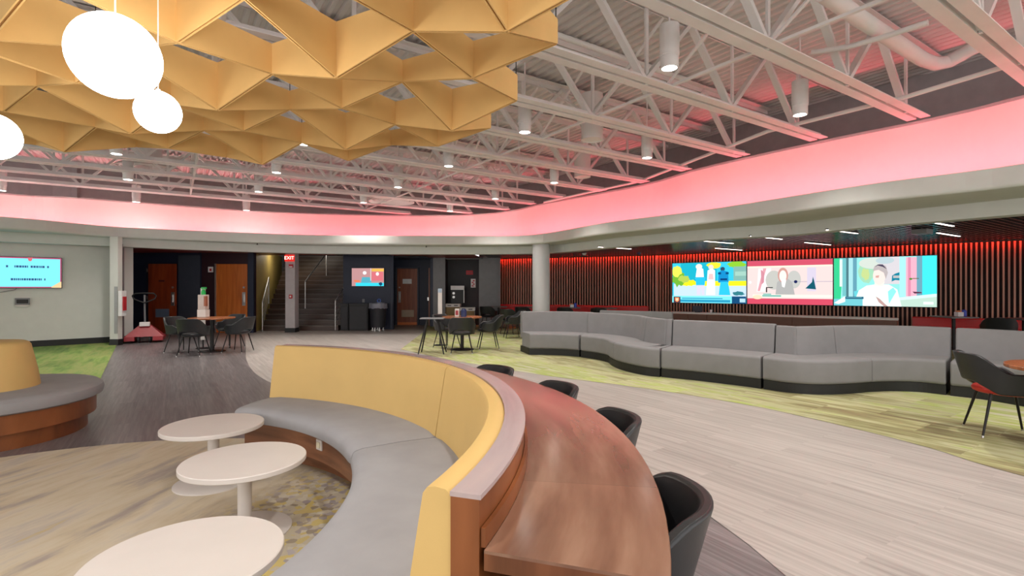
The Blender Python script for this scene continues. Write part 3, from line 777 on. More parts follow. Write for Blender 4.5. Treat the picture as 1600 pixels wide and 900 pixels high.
# ------------------------------------------------------------------ curved banquette, counter
def arcp(c, r, a0, a1, st=2.0):
    n = max(2, int(abs(a1 - a0) / st)); return [Vector((c.x + r * math.cos(R(a0 + (a1 - a0) * k / n)), c.y + r * math.sin(R(a0 + (a1 - a0) * k / n)))) for k in range(n + 1)]
C2 = Vector((-2.67, 2.21))
AN0, AN1, SEAM = -18.0, 78.5, 29.5
ban = empty('curved_banquette', (0, 0, 0), 0, 'curved banquette with yellow back and grey seat around the white tables', 'banquette')
def seatpart(a0, a1, name):
    bm = N(); n = max(3, int((a1 - a0) / 2.5)); rings = []
    for k in range(n + 1):
        a = R(a0 + (a1 - a0) * k / n); dv = Vector((math.cos(a), math.sin(a)))
        # inner (front) edge follows the second centre
        oc = CEN - C2; bq = oc.dot(dv); rin = -bq + math.sqrt(bq * bq - oc.length_squared + 1.90 ** 2)
        ro = 2.47; e_ = .012 if k in (0, n) else 0
        pr = [(rin + .02 + e_, .335), (rin + e_, .345), (rin - .01 + e_, .385), (rin + .003 + e_, .42), (rin + .03, .443 - e_), (rin + .07, .452 - e_), ((rin + ro) / 2, .458 - e_), (ro, .452 - e_), (ro, .335)]
        rings.append([bm.verts.new((CEN.x + dv.x * r, CEN.y + dv.y * r, z)) for r, z in pr])
    m = len(rings[0])
    for i in range(n):
        for q in range(m): bm.faces.new((rings[i][q], rings[i + 1][q], rings[i + 1][(q + 1) % m], rings[i][(q + 1) % m]))
    bm.faces.new(rings[0]); bm.faces.new(rings[-1])
    link(name, bm, M['fabric'], ban, True)
seatpart(AN0, SEAM - .15, 'seat_cushion'); seatpart(SEAM + .15, AN1, 'seat_cushion')
def backpart(a0, a1):
    # profile relative to radius 2.40: leans outward towards the top
    pts = arcp(CEN, 2.42, a0, a1)
    ns_ = [(p - CEN).normalized() for p in pts]
    pr = [(0.0, .445), (.15, .445), (.15, .872), (.135, .884), (.105, .889), (.082, .884), (.07, .868), (.035, .66)]
    bm = N(); sweep(bm, pts, pr, ns=ns_); link('back_cushion', bm, M['yellow'], ban, True)
backpart(AN0, SEAM - .12); backpart(SEAM + .12, AN1)
pts = arcp(CEN, 2.572, AN0 - .15, AN1); ns_ = [(p - CEN).normalized() for p in pts]
bm = N(); sweep(bm, pts, [(0, .0), (.078, .0), (.078, .872), (0, .872)], ns=ns_, uv=False); link('partition', bm, M['wood'], ban, True)
bm = N(); sweep(bm, pts, [(-.002, .872), (.082, .872), (.082, .884), (-.002, .884)], ns=ns_, uv=True); link('cap_rail', bm, M['cap'], ban, True)
pts = arcp(CEN, 2.652, AN0, AN1); ns_ = [(p - CEN).normalized() for p in pts]
bm = N(); sweep(bm, pts, [(0, .752), (.012, .752), (.012, .80), (0, .80)], ns=ns_); link('reveal_strip', bm, M['wood'], ban, True)
def frontpanel(r0, z0, z1, name):
    a0_, a1_ = AN0, AN1 - 1.5
    n = 48; bm = N(); lay = None; rings = []
    for k in range(n + 1):
        a = R(a0_ + (a1_ - a0_) * k / n); dv = Vector((math.cos(a), math.sin(a))); oc = CEN - C2; bq = oc.dot(dv); rin = -bq + math.sqrt(bq * bq - oc.length_squared + r0 ** 2)
        rings.append([bm.verts.new((CEN.x + dv.x * r, CEN.y + dv.y * r, z)) for r, z in ((rin, z0), (rin, z1), (2.45, z1), (2.45, z0))])
    for i in range(n):
        for q in range(4): bm.faces.new((rings[i][q], rings[i + 1][q], rings[i + 1][(q + 1) % 4], rings[i][(q + 1) % 4]))
    bm.faces.new(rings[0]); bm.faces.new(rings[-1])
    link(name, bm, M['woodb'], ban, True)
M['woodb'] = wood('walnut_base', (.12, .045, .018), (.20, .078, .034), (.27, .11, .05), .35, scale=(1.6, 1.6, 14))
frontpanel(1.96, .15, .335, 'front_panel'); frontpanel(2.10, .0, .15, 'toe_kick')
# outlet on the front panel
a = R(50); 
k_ = (499 - 800) / 800; A_q = 1 + k_ * k_; B_q = -2 * (k_ * C2.x + C2.y); C_q = C2.length_squared - 1.955 ** 2
Yq = (-B_q + math.sqrt(B_q * B_q - 4 * A_q * C_q)) / (2 * A_q); q = Vector((k_ * Yq, Yq)); ang = math.atan2(q.y - C2.y, q.x - C2.x)
e = empty('power_outlet', (q.x, q.y, EYE - 245 / 800 * Yq), ang - R(90), 'white power outlet set in the wooden front of the curved banquette', 'outlet')
bm = N(); box(bm, (0, 0, 0), (.075, .012, .075), bev=.003); link('face_plate', bm, M['tablewhite'], e)
bm = N(); box(bm, (0, -.008, 0), (.04, .01, .04)); link('socket', bm, mat('outlet_ivory', (.75, .68, .5), .4), e)
# curved counter
ctr = empty('curved_counter', (0, 0, 0), 0, 'curved walnut counter on the outside of the yellow banquette', 'counter')
pts = arcp(CEN, 2.664, -18.2, 66); ns_ = [(p - CEN).normalized() for p in pts]
bm = N(); sweep(bm, pts, [(0, .742), (.442, .742), (.442, .748), (.440, .75), (0, .75)], ns=ns_, uv=True); link('worktop', bm, M['woodtop'], ctr, True)
bm = N(); sweep(bm, pts, [(0, .70), (.443, .70), (.443, .742), (0, .742)], ns=ns_, uv=True); link('edge_band', bm, M['woodedge'], ctr)
bm = N(); sweep(bm, arcp(CEN, 2.75, -17.0, 65), [(0, .62), (.02, .62), (.02, .705), (0, .705)], ns=None); link('support_rail', bm, M['leg'], ctr)
for a in (-12, 4, 20, 36, 52, 63):
    bm = N(); dv = Vector((math.cos(R(a)), math.sin(R(a)))); p = CEN + dv * 3.0
    tube(bm, [(p.x, p.y, 0), (p.x, p.y, .705)], .03, 14); link('leg', bm, M['leg'], ctr, True)

# left round banquette
rb = empty('round_banquette', (-5.03, 4.82, 0), 0, 'round banquette with grey seat, yellow centre back and walnut base at the left edge', 'banquette')
bm = N(); lathe(bm, [(0, 0), (.80, 0), (.80, .15), (0, .15)], n=56); link('toe_kick', bm, M['wood'], rb, True)
bm = N(); lathe(bm, [(0, .15), (.87, .15), (.87, .32), (0, .32)], n=56); link('base_panel', bm, M['wood'], rb, True)
bm = N(); lathe(bm, [(0, .32), (.90, .32), (.925, .335), (.935, .38), (.925, .42), (.89, .445), (.84, .452), (0, .455)], n=56); link('seat', bm, M['fabric2'], rb, True)
bm = N(); lathe(bm, [(.44, .45), (.42, .60), (.37, .85), (.355, .872), (.33, .885), (0, .89)], n=48); link('centre_back', bm, M['yellow'], rb, True)

# white pedestal tables
def ptable(x, y, label, r=.328):
    e = empty('pedestal_table', (x, y, .009), 0, label, 'table', 'low white pedestal tables')
    bm = N(); lathe(bm, [(0, .385), (r - .004, .385), (r, .389), (r, .411), (r - .004, .415), (0, .415)], n=64); link('tabletop', bm, M['tablewhite'], e, True)
    bm = N(); lathe(bm, [(.037, .012), (.037, .385)], n=24); link('stem', bm, M['tablewhite'], e, True)
    bm = N(); lathe(bm, [(0, 0), (.25, 0), (.25, .008), (.24, .013), (0, .014)], n=48); link('base', bm, M['tablewhite'], e, True)
ptable(-2.14, 3.67, 'white round pedestal table farthest from the camera, against the curved banquette')
ptable(-1.53, 2.93, 'white round pedestal table in the middle of the row of three')
ptable(-1.19, 1.87, 'white round pedestal table nearest the camera, cut off by the bottom edge')

# ------------------------------------------------------------------ serpentine benches
SP = 'grey sections of the serpentine bench'
def bench(pxs, label, z_back=.845, dep=.70, path=None, n0=None, cuts=None):
    pts = smoothpath([P(*q) for q in pxs], 6) if path is None else smoothpath(path, 6)
    o0 = pts[0].copy(); L = [p - o0 for p in pts]
    e = empty('bench_section', (o0.x, o0.y, .006), 0, label, 'bench', SP)
    ns = normals(L)
    if n0:
        v0 = Vector(n0).normalized()
        for q_ in range(8): ns[q_] = v0.lerp(ns[q_], q_ / 8.0).normalized()
    bm = N(); sweep(bm, L, [(0, 0), (dep - .03, 0), (dep - .03, .13), (0, .13)], ns=ns); link('plinth', bm, M['black'], e)
    rng = [0] + [int(round(c * (len(L) - 1))) for c in (cuts or [])] + [len(L) - 1]
    for a, b in zip(rng, rng[1:]):
        LL_ = [q.copy() for q in L[a:b + 1]]; nn = ns[a:b + 1]
        if a: LL_[0] = LL_[0].lerp(LL_[1], .12)
        if b < len(L) - 1: LL_[-1] = LL_[-1].lerp(LL_[-2], .12)
        bm = N(); sweep(bm, LL_, rprof(-.025, dep - .14, .13, .45, .045, 'tf bf', 5), ns=nn)
        o = link('seat', bm, M['bench'], e, True); md = o.modifiers.new('round', 'BEVEL'); md.width = .02; md.segments = 3; md.limit_method = 'ANGLE'; md.angle_limit = R(60)
        bm = N(); sweep(bm, LL_, [(dep - .19, .30), (dep, .30), (dep, z_back - .03), (dep - .01, z_back - .008), (dep - .035, z_back), (dep - .09, z_back), (dep - .115, z_back - .01), (dep - .125, z_back - .035)], ns=nn)
        o = link('backrest', bm, M['bench'], e, True); md = o.modifiers.new('round', 'BEVEL'); md.width = .02; md.segments = 3; md.limit_method = 'ANGLE'; md.angle_limit = R(60)
    return e
bench([(827, 555), (852, 555.2), (881, 556.2), (905, 558.2)], 'leftmost section of the grey serpentine bench, in front of the white column', z_back=.88, n0=(-.26, .97))
bench(None, 'S-shaped grey bench section, second from the left', z_back=.875, n0=(.38, .93), cuts=[.5], path=[(1.385, 10.31), (1.63, 10.0), (1.79, 9.6), (1.79, 9.2), (1.84, 8.8), (1.96, 8.45), (2.13, 8.15), (2.31, 8.01)])
bench([(1033.5, 589.8), (1085, 595), (1135, 601), (1189, 608)], 'straight grey bench section below the left and middle screens', z_back=.865)
bench([(1193, 608.5), (1225, 613.5), (1262, 616.8), (1300, 617.3), (1335, 615.5), (1360, 613.3), (1395, 612), (1435, 613.3), (1478, 618)], 'long wavy grey bench section below the right wall screen', n0=(.68, .73), cuts=[.62])
bench([(1485, 619), (1535, 625), (1593, 635), (1690, 655)], 'grey bench section at the right edge, behind the dark chair')
bench(None, 'low grey bench back seen over the S-shaped section, facing the slatted wall', path=[(3.9, 12.1), (3.1, 12.5), (2.5, 12.9)], z_back=.86)

# ------------------------------------------------------------------ chairs
def shell_bm():
    bm = N(); NT, NZ = 40, 8
    def srf(t, s, off):
        # t -1..1 round the back, s 0..1 from bottom to top
        a = t * R(128); ca = math.cos(a); at = abs(t)
        zt = .775 if at < .26 else .775 + (.61 - .775) * (1 - math.cos(math.pi * min(1, (at - .26) / .42))) / 2
        if at > .86: zt -= (at - .86) / .14 * .06
        zb = .51 - .10 * min(1, max(0, (at - .22) / .3))
        if at > .8: zb += (at - .8) / .2 * .05
        z = zb + (zt - zb) * s
        fl = (z - .42) / .38
        rx = .255 + .055 * fl; ry = .235 + .075 * fl * max(0, ca) + .03 * fl
        if ca < 0: ry = .27
        x = math.sin(a) * (rx + off); y = -ca * (ry + off) - (.02 if ca > 0 else 0)
        return Vector((x, y, z))
    I = [[bm.verts.new(srf(-1 + 2 * i / NT, k / NZ, -.019)) for k in range(NZ + 1)] for i in range(NT + 1)]
    O = [[bm.verts.new(srf(-1 + 2 * i / NT, k / NZ, .019)) for k in range(NZ + 1)] for i in range(NT + 1)]
    for i in range(NT):
        for k in range(NZ):
            bm.faces.new((I[i][k], I[i + 1][k], I[i + 1][k + 1], I[i][k + 1])); bm.faces.new((O[i][k], O[i][k + 1], O[i + 1][k + 1], O[i + 1][k]))
        bm.faces.new((I[i][0], O[i][0], O[i + 1][0], I[i + 1][0])); bm.faces.new((I[i][NZ], I[i + 1][NZ], O[i + 1][NZ], O[i][NZ]))
    for i in (0, NT):
        for k in range(NZ): bm.faces.new((I[i][k], I[i][k + 1], O[i][k + 1], O[i][k]))
    return bm
def make_chair(seatm):
    e = empty('tub_chair', (0, 0, 0))
    s = link('shell', shell_bm(), M['chair'], e, True)
    md = s.modifiers.new('round', 'BEVEL'); md.width = .012; md.segments = 2; md.limit_method = 'ANGLE'; md.angle_limit = R(50)
    bm = N(); lathe(bm, [(0, .395), (.20, .395), (.235, .41), (.243, .435), (.23, .455), (.19, .466), (0, .47)], n=36)
    for v in bm.verts: v.co.y = v.co.y * .98 + .01
    link('seat', bm, seatm, e, True)
    for sx, sy in ((-1, 1), (1, 1), (-1, -1), (1, -1)):
        bm = N(); tube(bm, [(sx * .15, sy * .14, .40), (sx * .225, sy * .225, .015)], [.014, .009], 10); lg = link('leg', bm, M['leg'], e, True)
        bm = N(); tube(bm, [(sx * .2245, sy * .2245, .018), (sx * .228, sy * .228, .0)], [.011, .011], 10); link('foot_cap', bm, M['chrome'], lg, True)
    return e
CH = make_chair(M['chair']); CHR = make_chair(M['redseat']); used = {}
def chair(x, y, face, label, group, red=False, z=.003):
    """face = heading in degrees of the direction the sitter looks"""
    src = CHR if red else CH
    key = 'r' if red else 'b'
    if key not in used: c = src; used[key] = 1
    else: c = copy_tree(src)
    c.location = (x, y, z); c.rotation_euler = (0, 0, R(face - 90))
    for k_ in ('label', 'group'):
        if k_ in c: del c[k_]
    tag(c, label, 'chair', group)
    return c
G = 'dark tub chairs along the curved counter'
for a, lb in ((-10, 'nearest chair at the curved counter, large at the bottom'), (7.5, 'second chair from the near end of the curved counter'), (22.5, 'third chair from the near end of the curved counter'), (38, 'farthest chair at the curved counter, only its back top showing')):
    p = CEN + Vector((math.cos(R(a)), math.sin(R(a)))) * 2.88
    chair(p.x, p.y, a + 180, 'dark grey leather tub chair, ' + lb, G)
# left table group
def round_table(x, y, label, r=.46, z=.006, top=.75):
    e = empty('round_cafe_table', (x, y, z), 0, label, 'table', None)
    bm = N(); lathe(bm, [(0, top - .03), (r - .006, top - .03), (r, top - .024), (r, top - .004), (r - .004, top), (0, top)], n=56); link('tabletop', bm, M['tabletop'], e, True)
    bm = N(); lathe(bm, [(.04, .02), (.04, top - .03)], n=20); link('column', bm, M['leg'], e, True)
    bm = N(); lathe(bm, [(0, 0), (.27, 0), (.27, .012), (.05, .035), (0, .035)], n=40); link('base', bm, M['leg'], e, True)
TX, TY = -6.62, 11.3
round_table(TX, TY, 'round brown cafe table in front of the two doors at the left', z=0)
G = 'dark tub chairs round the left cafe table'
chair(-7.2, 11.15, -20, 'dark green-black tub chair at the left of the table, beside the red door', G, z=0)
chair(-6.62, 10.66, 95, 'dark tub chair with its back to the camera at the left cafe table', G, z=0)
chair(-6.62, 12.0, 255, 'dark tub chair behind the left cafe table, in front of the orange door', G, z=0)
chair(-6.02, 11.25, 176, 'dark tub chair at the right of the left cafe table, near the stairs', G, z=0)
TX2, TY2 = -1.13, 11.6
round_table(TX2, TY2, 'round brown cafe table in front of the drinks alcove', r=.45)
G = 'dark tub chairs round the alcove cafe table'
chair(-1.08, 11.02, 95, 'dark tub chair with its back to the camera at the alcove table', G, z=.006)
chair(-.55, 11.75, 190, 'dark tub chair at the right of the alcove table', G, z=.006)
chair(-1.52, 11.95, -40, 'dark tub chair at the left of the alcove table, behind the trestle stand', G, z=.006)
G = 'dark tub chairs by the red banquette at left'
chair(.02, 14.2, 190, 'dark tub chair turned sideways left of the white column, nearer one', G, z=.006)
chair(-.05, 15.4, 60, 'dark tub chair against the red banquette left of the column', G, z=.006)
# right table and chair
round_table(4.74, 4.22, 'round brown cafe table cut off by the right edge', r=.5, top=.735)
chair(4.68, 4.88, -24, 'large dark tub chair with red seat at the right edge', None, red=True, z=.006)

# trestle stands with upright panel
def stand(x, y, label, topw=.5):
    e = empty('sanitizer_stand', (x, y, .006), 0, label, 'stand', None)
    bm = N(); box(bm, (0, 0, .745), (topw, .34, .02), bev=.003); link('top', bm, M['greypanel'], e)
    for sx, sy in ((-1, -1), (1, -1), (-1, 1), (1, 1)):
        bm = N(); tube(bm, [(sx * .10, sy * .06, .735), (sx * .27, sy * .2, 0)], [.02, .014], 8); link('leg', bm, M['leg'], e, True)
    return e
stand(-1.70, 10.94, 'small grey topped trestle stand left of the alcove table')
e = empty('upright_sign', (-1.75, 12.45, .006), 0, 'slim upright pale sign post behind the trestle stand', 'sign post')
bm = N(); box(bm, (0, 0, .93), (.10, .03, .86), bev=.004); link('panel', bm, M['tablewhite'], e)
bm = N(); box(bm, (0, 0, 1.33), (.09, .034, .1)); link('header', bm, mat('pale_blue_card', (.4, .5, .6), .5), e)
bm = N(); tube(bm, [(0, 0, 0), (0, 0, .52)], .015); link('pole', bm, M['leg'], e)
bm = N(); lathe(bm, [(0, 0), (.15, 0), (.15, .015), (0, .02)], n=24); link('foot', bm, M['leg'], e)
e = empty('upright_sign', (-7.15, 11.85, 0), 0, 'slim upright white sign post behind the left cafe table', 'sign post')
bm = N(); box(bm, (0, 0, .80), (.10, .03, 1.2), bev=.004); link('panel', bm, M['tablewhite'], e)
bm = N(); tube(bm, [(0, 0, 0), (0, 0, .25)], .015); link('pole', bm, M['leg'], e)
bm = N(); lathe(bm, [(0, 0), (.15, 0), (.15, .015), (0, .02)], n=24); link('foot', bm, M['leg'], e)
# dispenser tower on left table
e = empty('drink_dispenser', (-6.84, 11.35, .75), 0, 'clear dispenser tower with white base on the left cafe table', 'dispenser')
bm = N(); box(bm, (0, 0, .09), (.19, .16, .17), bev=.008); link('base', bm, M['tablewhite'], e)
bm = N(); box(bm, (0, 0, .34), (.17, .14, .32), bev=.006); link('tank', bm, mat('milky_plastic', (.55, .46, .42), .3), e)
bm = N(); box(bm, (.075, -.04, .36), (.04, .08, .22)); link('side_label', bm, M['doorbrown'], e)
e = empty('green_bottle', (-6.84, 11.35, 1.251), 0, 'green pump bottle standing on the dispenser tower', 'bottle')
bm = N(); lathe(bm, [(0, 0), (.045, 0), (.045, .07), (.03, .1), (.03, .12), (0, .12)], n=16); link('body', bm, M['greenp'], e, True)
bm = N(); box(bm, (.01, 0, .145), (.10, .05, .04), bev=.006); link('pump', bm, M['greenp'], e)
# items on alcove table
e = empty('napkin_dispenser', (-1.23, 11.5, .756), 0, 'white napkin dispenser on the alcove table', 'dispenser')
bm = N(); box(bm, (0, 0, .09), (.10, .12, .18), bev=.01); link('body', bm, M['tablewhite'], e)
bm = N(); box(bm, (0, -.062, .09), (.06, .006, .1)); link('face', bm, M['red'], e)
e = empty('blue_canister', (-1.08, 11.45, .756), 0, 'navy blue canister beside the napkin dispenser', 'canister')
bm = N(); lathe(bm, [(0, 0), (.065, 0), (.065, .14), (.05, .16), (0, .16)], n=24); link('body', bm, M['navyplastic'], e, True)
bm = N(); lathe(bm, [(.035, .16), (.035, .185), (0, .185)], n=16); link('lid', bm, M['navyplastic'], e, True)

# ------------------------------------------------------------------ screens
def screen(name, a, b, z0, z1, pic, label, cat='screen', group=None, bez=.015, t=.05, out=.05):
    """a,b: plan ends (left, right) of the panel; pic: list of (colour, strength, polygon in 0..1)"""
    a = Vector(a); b = Vector(b); d = (b - a); L = d.length; d.normalize(); n = Vector((d.y, -d.x))  # towards viewer
    e = empty(name, (a.x + n.x * out, a.y + n.y * out, z0), math.atan2(d.y, d.x), label, cat, group)
    H = z1 - z0
    bm = N(); box(bm, (L / 2, t / 2, H / 2), (L, t, H), bev=.003); link('housing', bm, M['blackgloss'], e)
    bm = N(); mats = []
    for k, (c, s, pg) in enumerate(pic):
        key = 'px_%d_%d_%d_%d' % (c[0], c[1], c[2], int(s * 100))
        m = bpy.data.materials.get(key) or emis(key, sr(*c), s * SCREEN_E)
        if m not in mats: mats.append(m)
        y = -.002 - .0006 * k
        vs = [bm.verts.new((bez + x * (L - 2 * bez), y, bez + yy * (H - 2 * bez))) for x, yy in pg]
        f = bm.faces.new(vs); f.material_index = mats.index(m)
        if len(vs) > 4: bmesh.ops.triangulate(bm, faces=[f])
    o = link('picture', bm, mats, e)
    return e
def rc(x0, y0, x1, y1): return [(x0, y0), (x1, y0), (x1, y1), (x0, y1)]
def el(cx, cy, rx, ry, n=18): return [(cx + rx * math.cos(2 * math.pi * k / n), cy + ry * math.sin(2 * math.pi * k / n)) for k in range(n)]
def blob(cx, cy, rx, ry, seed=0, n=22):
    rr = random.Random(seed); return [(cx + rx * (1 + rr.uniform(-.25, .2)) * math.cos(2 * math.pi * k / n), cy + ry * (1 + rr.uniform(-.25, .2)) * math.sin(2 * math.pi * k / n)) for k in range(n)]
cl = lambda pg: [(min(1, max(0, x)), min(1, max(0, y))) for x, y in pg]
s1 = [((60, 205, 235), 1.1, rc(0, 0, 1, 1)), ((35, 190, 215), 1.0, rc(.12, .45, .62, 1)),
      ((200, 225, 250), 1.1, rc(.02, .12, 1, .48)), ((250, 240, 40), 1.1, cl(blob(.22, .50, .12, .09, 1))), ((250, 245, 40), 1.1, rc(.45, .42, 1, .54)),
      ((120, 190, 60), 1.0, cl(blob(.08, .62, .10, .2, 2))), ((230, 240, 90), 1.1, cl(blob(.07, .80, .07, .14, 3))), ((190, 215, 90), 1.0, cl(blob(.17, .60, .08, .09, 4))),
      ((240, 230, 60), 1.1, cl(blob(.58, .93, .09, .08, 5))), ((150, 215, 60), 1.0, cl(blob(.88, .93, .11, .09, 6))), ((140, 190, 180), 1.0, rc(.84, .55, 1, .88)), ((170, 215, 200), 1.0, rc(.86, .66, 1, .76)),
      ((235, 235, 225), 1.1, cl(el(.38, .90, .045, .07))), ((245, 245, 250), 1.1, [(.33, .60), (.45, .60), (.44, .84), (.40, .88), (.35, .84)]), ((45, 195, 235), 1.1, [(.34, .44), (.46, .44), (.47, .64), (.33, .64)]), ((220, 215, 245), 1.1, [(.35, .2), (.40, .2), (.41, .44), (.35, .44)]), ((220, 215, 245), 1.1, [(.42, .2), (.455, .2), (.455, .44), (.41, .44)]),
      ((240, 220, 210), 1.1, cl(el(.545, .88, .035, .06))), ((252, 248, 245), 1.1, [(.48, .2), (.60, .2), (.60, .8), (.56, .85), (.50, .8)]), ((250, 205, 205), 1.0, [(.51, .58), (.58, .58), (.57, .72), (.52, .72)]),
      ((60, 90, 120), .8, cl(el(.70, .83, .03, .05))), ((25, 150, 215), 1.0, [(.64, .5), (.78, .5), (.77, .76), (.70, .80), (.65, .76)]), ((50, 200, 240), 1.1, [(.65, .2), (.80, .2), (.77, .52), (.67, .52)]), ((20, 70, 140), .7, rc(.67, .56, .76, .60)), ((20, 90, 150), .7, rc(.64, .70, .68, .75)), ((20, 90, 150), .7, rc(.74, .70, .78, .75)),
      ((60, 140, 150), .9, cl(blob(.9, .24, .08, .05, 8))),
      ((130, 235, 250), 1.1, rc(0, .0, .84, .17)), ((50, 170, 210), .9, rc(.12, .02, .80, .08)), ((50, 170, 210), .9, rc(.14, .10, .7, .125)), ((30, 90, 140), .8, rc(.82, 0, 1, .17)), ((190, 230, 245), 1.0, rc(.92, .03, .99, .12)), ((90, 70, 90), .8, rc(.02, 0, .12, .15)), ((255, 150, 90), 1.1, [(.04, .05), (.07, .01), (.10, .05), (.10, .13), (.04, .13)]), ((255, 215, 180), 1.1, [(.055, .06), (.07, .04), (.085, .06), (.085, .11), (.055, .11)])]
s2 = [((248, 225, 222), 1.0, rc(0, 0, 1, 1)), ((225, 90, 115), .95, rc(0, .87, 1, 1)), ((230, 85, 110), .95, rc(0, 0, 1, .13)), ((250, 240, 220), 1.05, rc(0, .84, 1, .875)),
      ((252, 245, 245), 1.05, [(.12, .28), (.22, .28), (.30, .82), (.14, .82)]), ((235, 170, 180), 1.0, [(.13, .3), (.16, .3), (.24, .82), (.20, .82)]), ((220, 150, 165), 1.0, [(.18, .45), (.21, .5), (.215, .72), (.17, .8)]),
      ((205, 205, 198), 1.0, cl(el(.33, .55, .10, .22))), ((205, 205, 200), 1.0, cl(el(.57, .56, .08, .2))), ((190, 190, 188), .95, [(.35, .22), (.58, .22), (.55, .5), (.50, .58), (.42, .58), (.37, .5)]),
      ((215, 160, 150), 1.0, cl(el(.44, .66, .062, .17))), ((250, 235, 228), 1.1, cl(el(.44, .64, .043, .13))), ((252, 250, 248), 1.1, [(.43, .40), (.46, .38), (.48, .56), (.42, .56)]),
      ((60, 60, 65), .6, rc(.235, .27, .25, .38)), ((60, 60, 65), .6, rc(.235, .37, .32, .39)), ((170, 170, 200), .9, rc(.55, .505, 1, .515)), ((40, 50, 110), .7, cl(el(.59, .51, .02, .035))),
      ((225, 215, 235), 1.0, rc(.72, .3, .82, .82)), ((30, 110, 130), .7, [(.70, .36), (.82, .34), (.80, .52), (.785, .62), (.775, .5), (.76, .44)]), ((245, 240, 225), 1.1, rc(.07, .16, 1, .22)), ((250, 220, 190), 1.1, cl(el(.13, .16, .06, .05))), ((90, 190, 180), .9, rc(.19, .175, .42, .205)), ((110, 200, 190), .9, rc(.2, .215, .3, .24)), ((255, 255, 255), 1.1, cl(el(.04, .5, .015, .03)))]
s3 = [((150, 230, 225), 1.1, rc(0, 0, 1, 1)), ((60, 215, 150), 1.0, [(0, .1), (.07, .1), (.08, .4), (.06, 1), (0, 1)]), ((225, 240, 235), 1.05, rc(.06, .4, .09, .97)), ((120, 200, 205), 1.0, rc(.09, .2, .13, 1)), ((90, 140, 150), .8, rc(.13, .15, .155, 1)), ((170, 225, 230), 1.05, rc(.155, .15, .20, 1)), ((110, 175, 195), .9, rc(.20, .1, .24, 1)),
      ((170, 225, 190), 1.0, cl(blob(.35, .72, .09, .22, 3))), ((205, 225, 150), 1.0, cl(blob(.33, .66, .04, .12, 4))), ((215, 225, 215), 1.05, cl(el(.42, .88, .16, .12))), ((225, 220, 225), 1.0, [(.46, .45), (.66, .45), (.66, 1), (.46, 1)]), ((195, 215, 220), 1.0, cl(el(.52, .93, .09, .07))),
      ((30, 150, 180), .8, [(.585, .50), (.62, .53), (.67, .52), (.68, .70), (.62, .66), (.59, .62)]), ((205, 205, 205), .9, rc(.60, .57, .66, .62)),
      ((170, 240, 245), 1.1, rc(.66, .2, .72, 1)), ((245, 185, 205), 1.0, rc(.72, .2, .82, .98)), ((235, 150, 180), .95, rc(.74, .2, .765, .98)), ((120, 180, 200), .9, rc(.82, .2, .87, 1)), ((70, 230, 240), 1.1, rc(.87, .2, 1, 1)), ((90, 160, 60), .8, cl(el(.765, .55, .015, .02))), ((120, 120, 60), .7, rc(.78, .55, .84, .565)), ((110, 60, 90), .7, [(.78, .30), (.86, .29), (.87, .27), (.80, .26)]),
      ((215, 245, 240), 1.1, [(.64, .12), (1, .2), (1, .26), (.64, .18)]), ((200, 230, 215), 1.0, [(.66, 0), (1, 0), (1, .2), (.64, .12)]), ((235, 250, 245), 1.1, rc(.88, .05, .97, .1)),
      ((110, 215, 225), 1.0, [(.21, .30), (.30, .34), (.30, .14), (.22, .14)]), ((235, 252, 245), 1.12, [(.20, 0), (.26, .32), (.34, .42), (.44, .45), (.56, .44), (.64, .34), (.68, 0)]), ((150, 240, 235), 1.05, [(.56, .05), (.63, .3), (.60, .38), (.55, .3)]), ((250, 235, 225), 1.1, [(.42, .42), (.50, .40), (.52, .5), (.42, .5)]),
      ((250, 228, 220), 1.08, cl(el(.465, .615, .062, .18))), ((205, 195, 195), .9, [(.40, .72), (.42, .82), (.47, .86), (.53, .82), (.55, .68), (.53, .55), (.51, .68), (.46, .74)]), ((95, 85, 110), .7, [(.42, .80), (.45, .85), (.50, .85), (.54, .75), (.50, .80), (.45, .83)]), ((225, 175, 165), .95, [(.43, .62), (.465, .63), (.46, .58), (.43, .58)]),
      ((205, 165, 160), .95, [(.43, .20), (.47, .15), (.52, .05), (.55, 0), (.51, 0), (.46, .08)]), ((120, 210, 220), 1.0, rc(0, 0, .3, .14)), ((60, 120, 150), .8, rc(.12, .14, .31, .19)), ((110, 190, 205), .9, rc(.13, .17, .29, .18)), ((235, 245, 250), 1.1, [(0, .05), (.12, .2), (.12, .08), (.05, .03)])]
# screens follow the slatted wall
dB = (WB1 - WA1).normalized()
def onwall(px, off=.12):
    # point on wall B seen at px
    k = (px - 800) / 800.0; nB = Vector((-dB.y, dB.x)); a = WA1 - nB * off
    t = (k * a.y - a.x) / (dB.x - k * dB.y); return a + dB * t
pA, pB, pC, pD = onwall(1051), onwall(1167.6), onwall(1302.5), onwall(1465)
G = 'large screens on the slatted wall'
def zz(p, py): return EYE + (450 - py) / 800 * p.y
z0s, z1s = zz(pD, 481), zz(pD, 399)
print('SCREEN z', z0s, z1s, zz(pA, 473), zz(pA, 410.5), (pD - pA).length)
Zb = (z0s + zz(pA, 473)) / 2; Zt = (z1s + zz(pA, 410.5)) / 2
screen('wall_screen', pA, pB, Zb, Zt, s1, 'left wall screen showing three people before a bright blue backdrop', group=G)
screen('wall_screen', pB, pC, Zb, Zt, s2, 'middle wall screen with pink bars and a seated person', group=G)
screen('wall_screen', pC, pD, Zb, Zt, s3, 'right wall screen showing a person in a white top, turquoise picture', group=G)
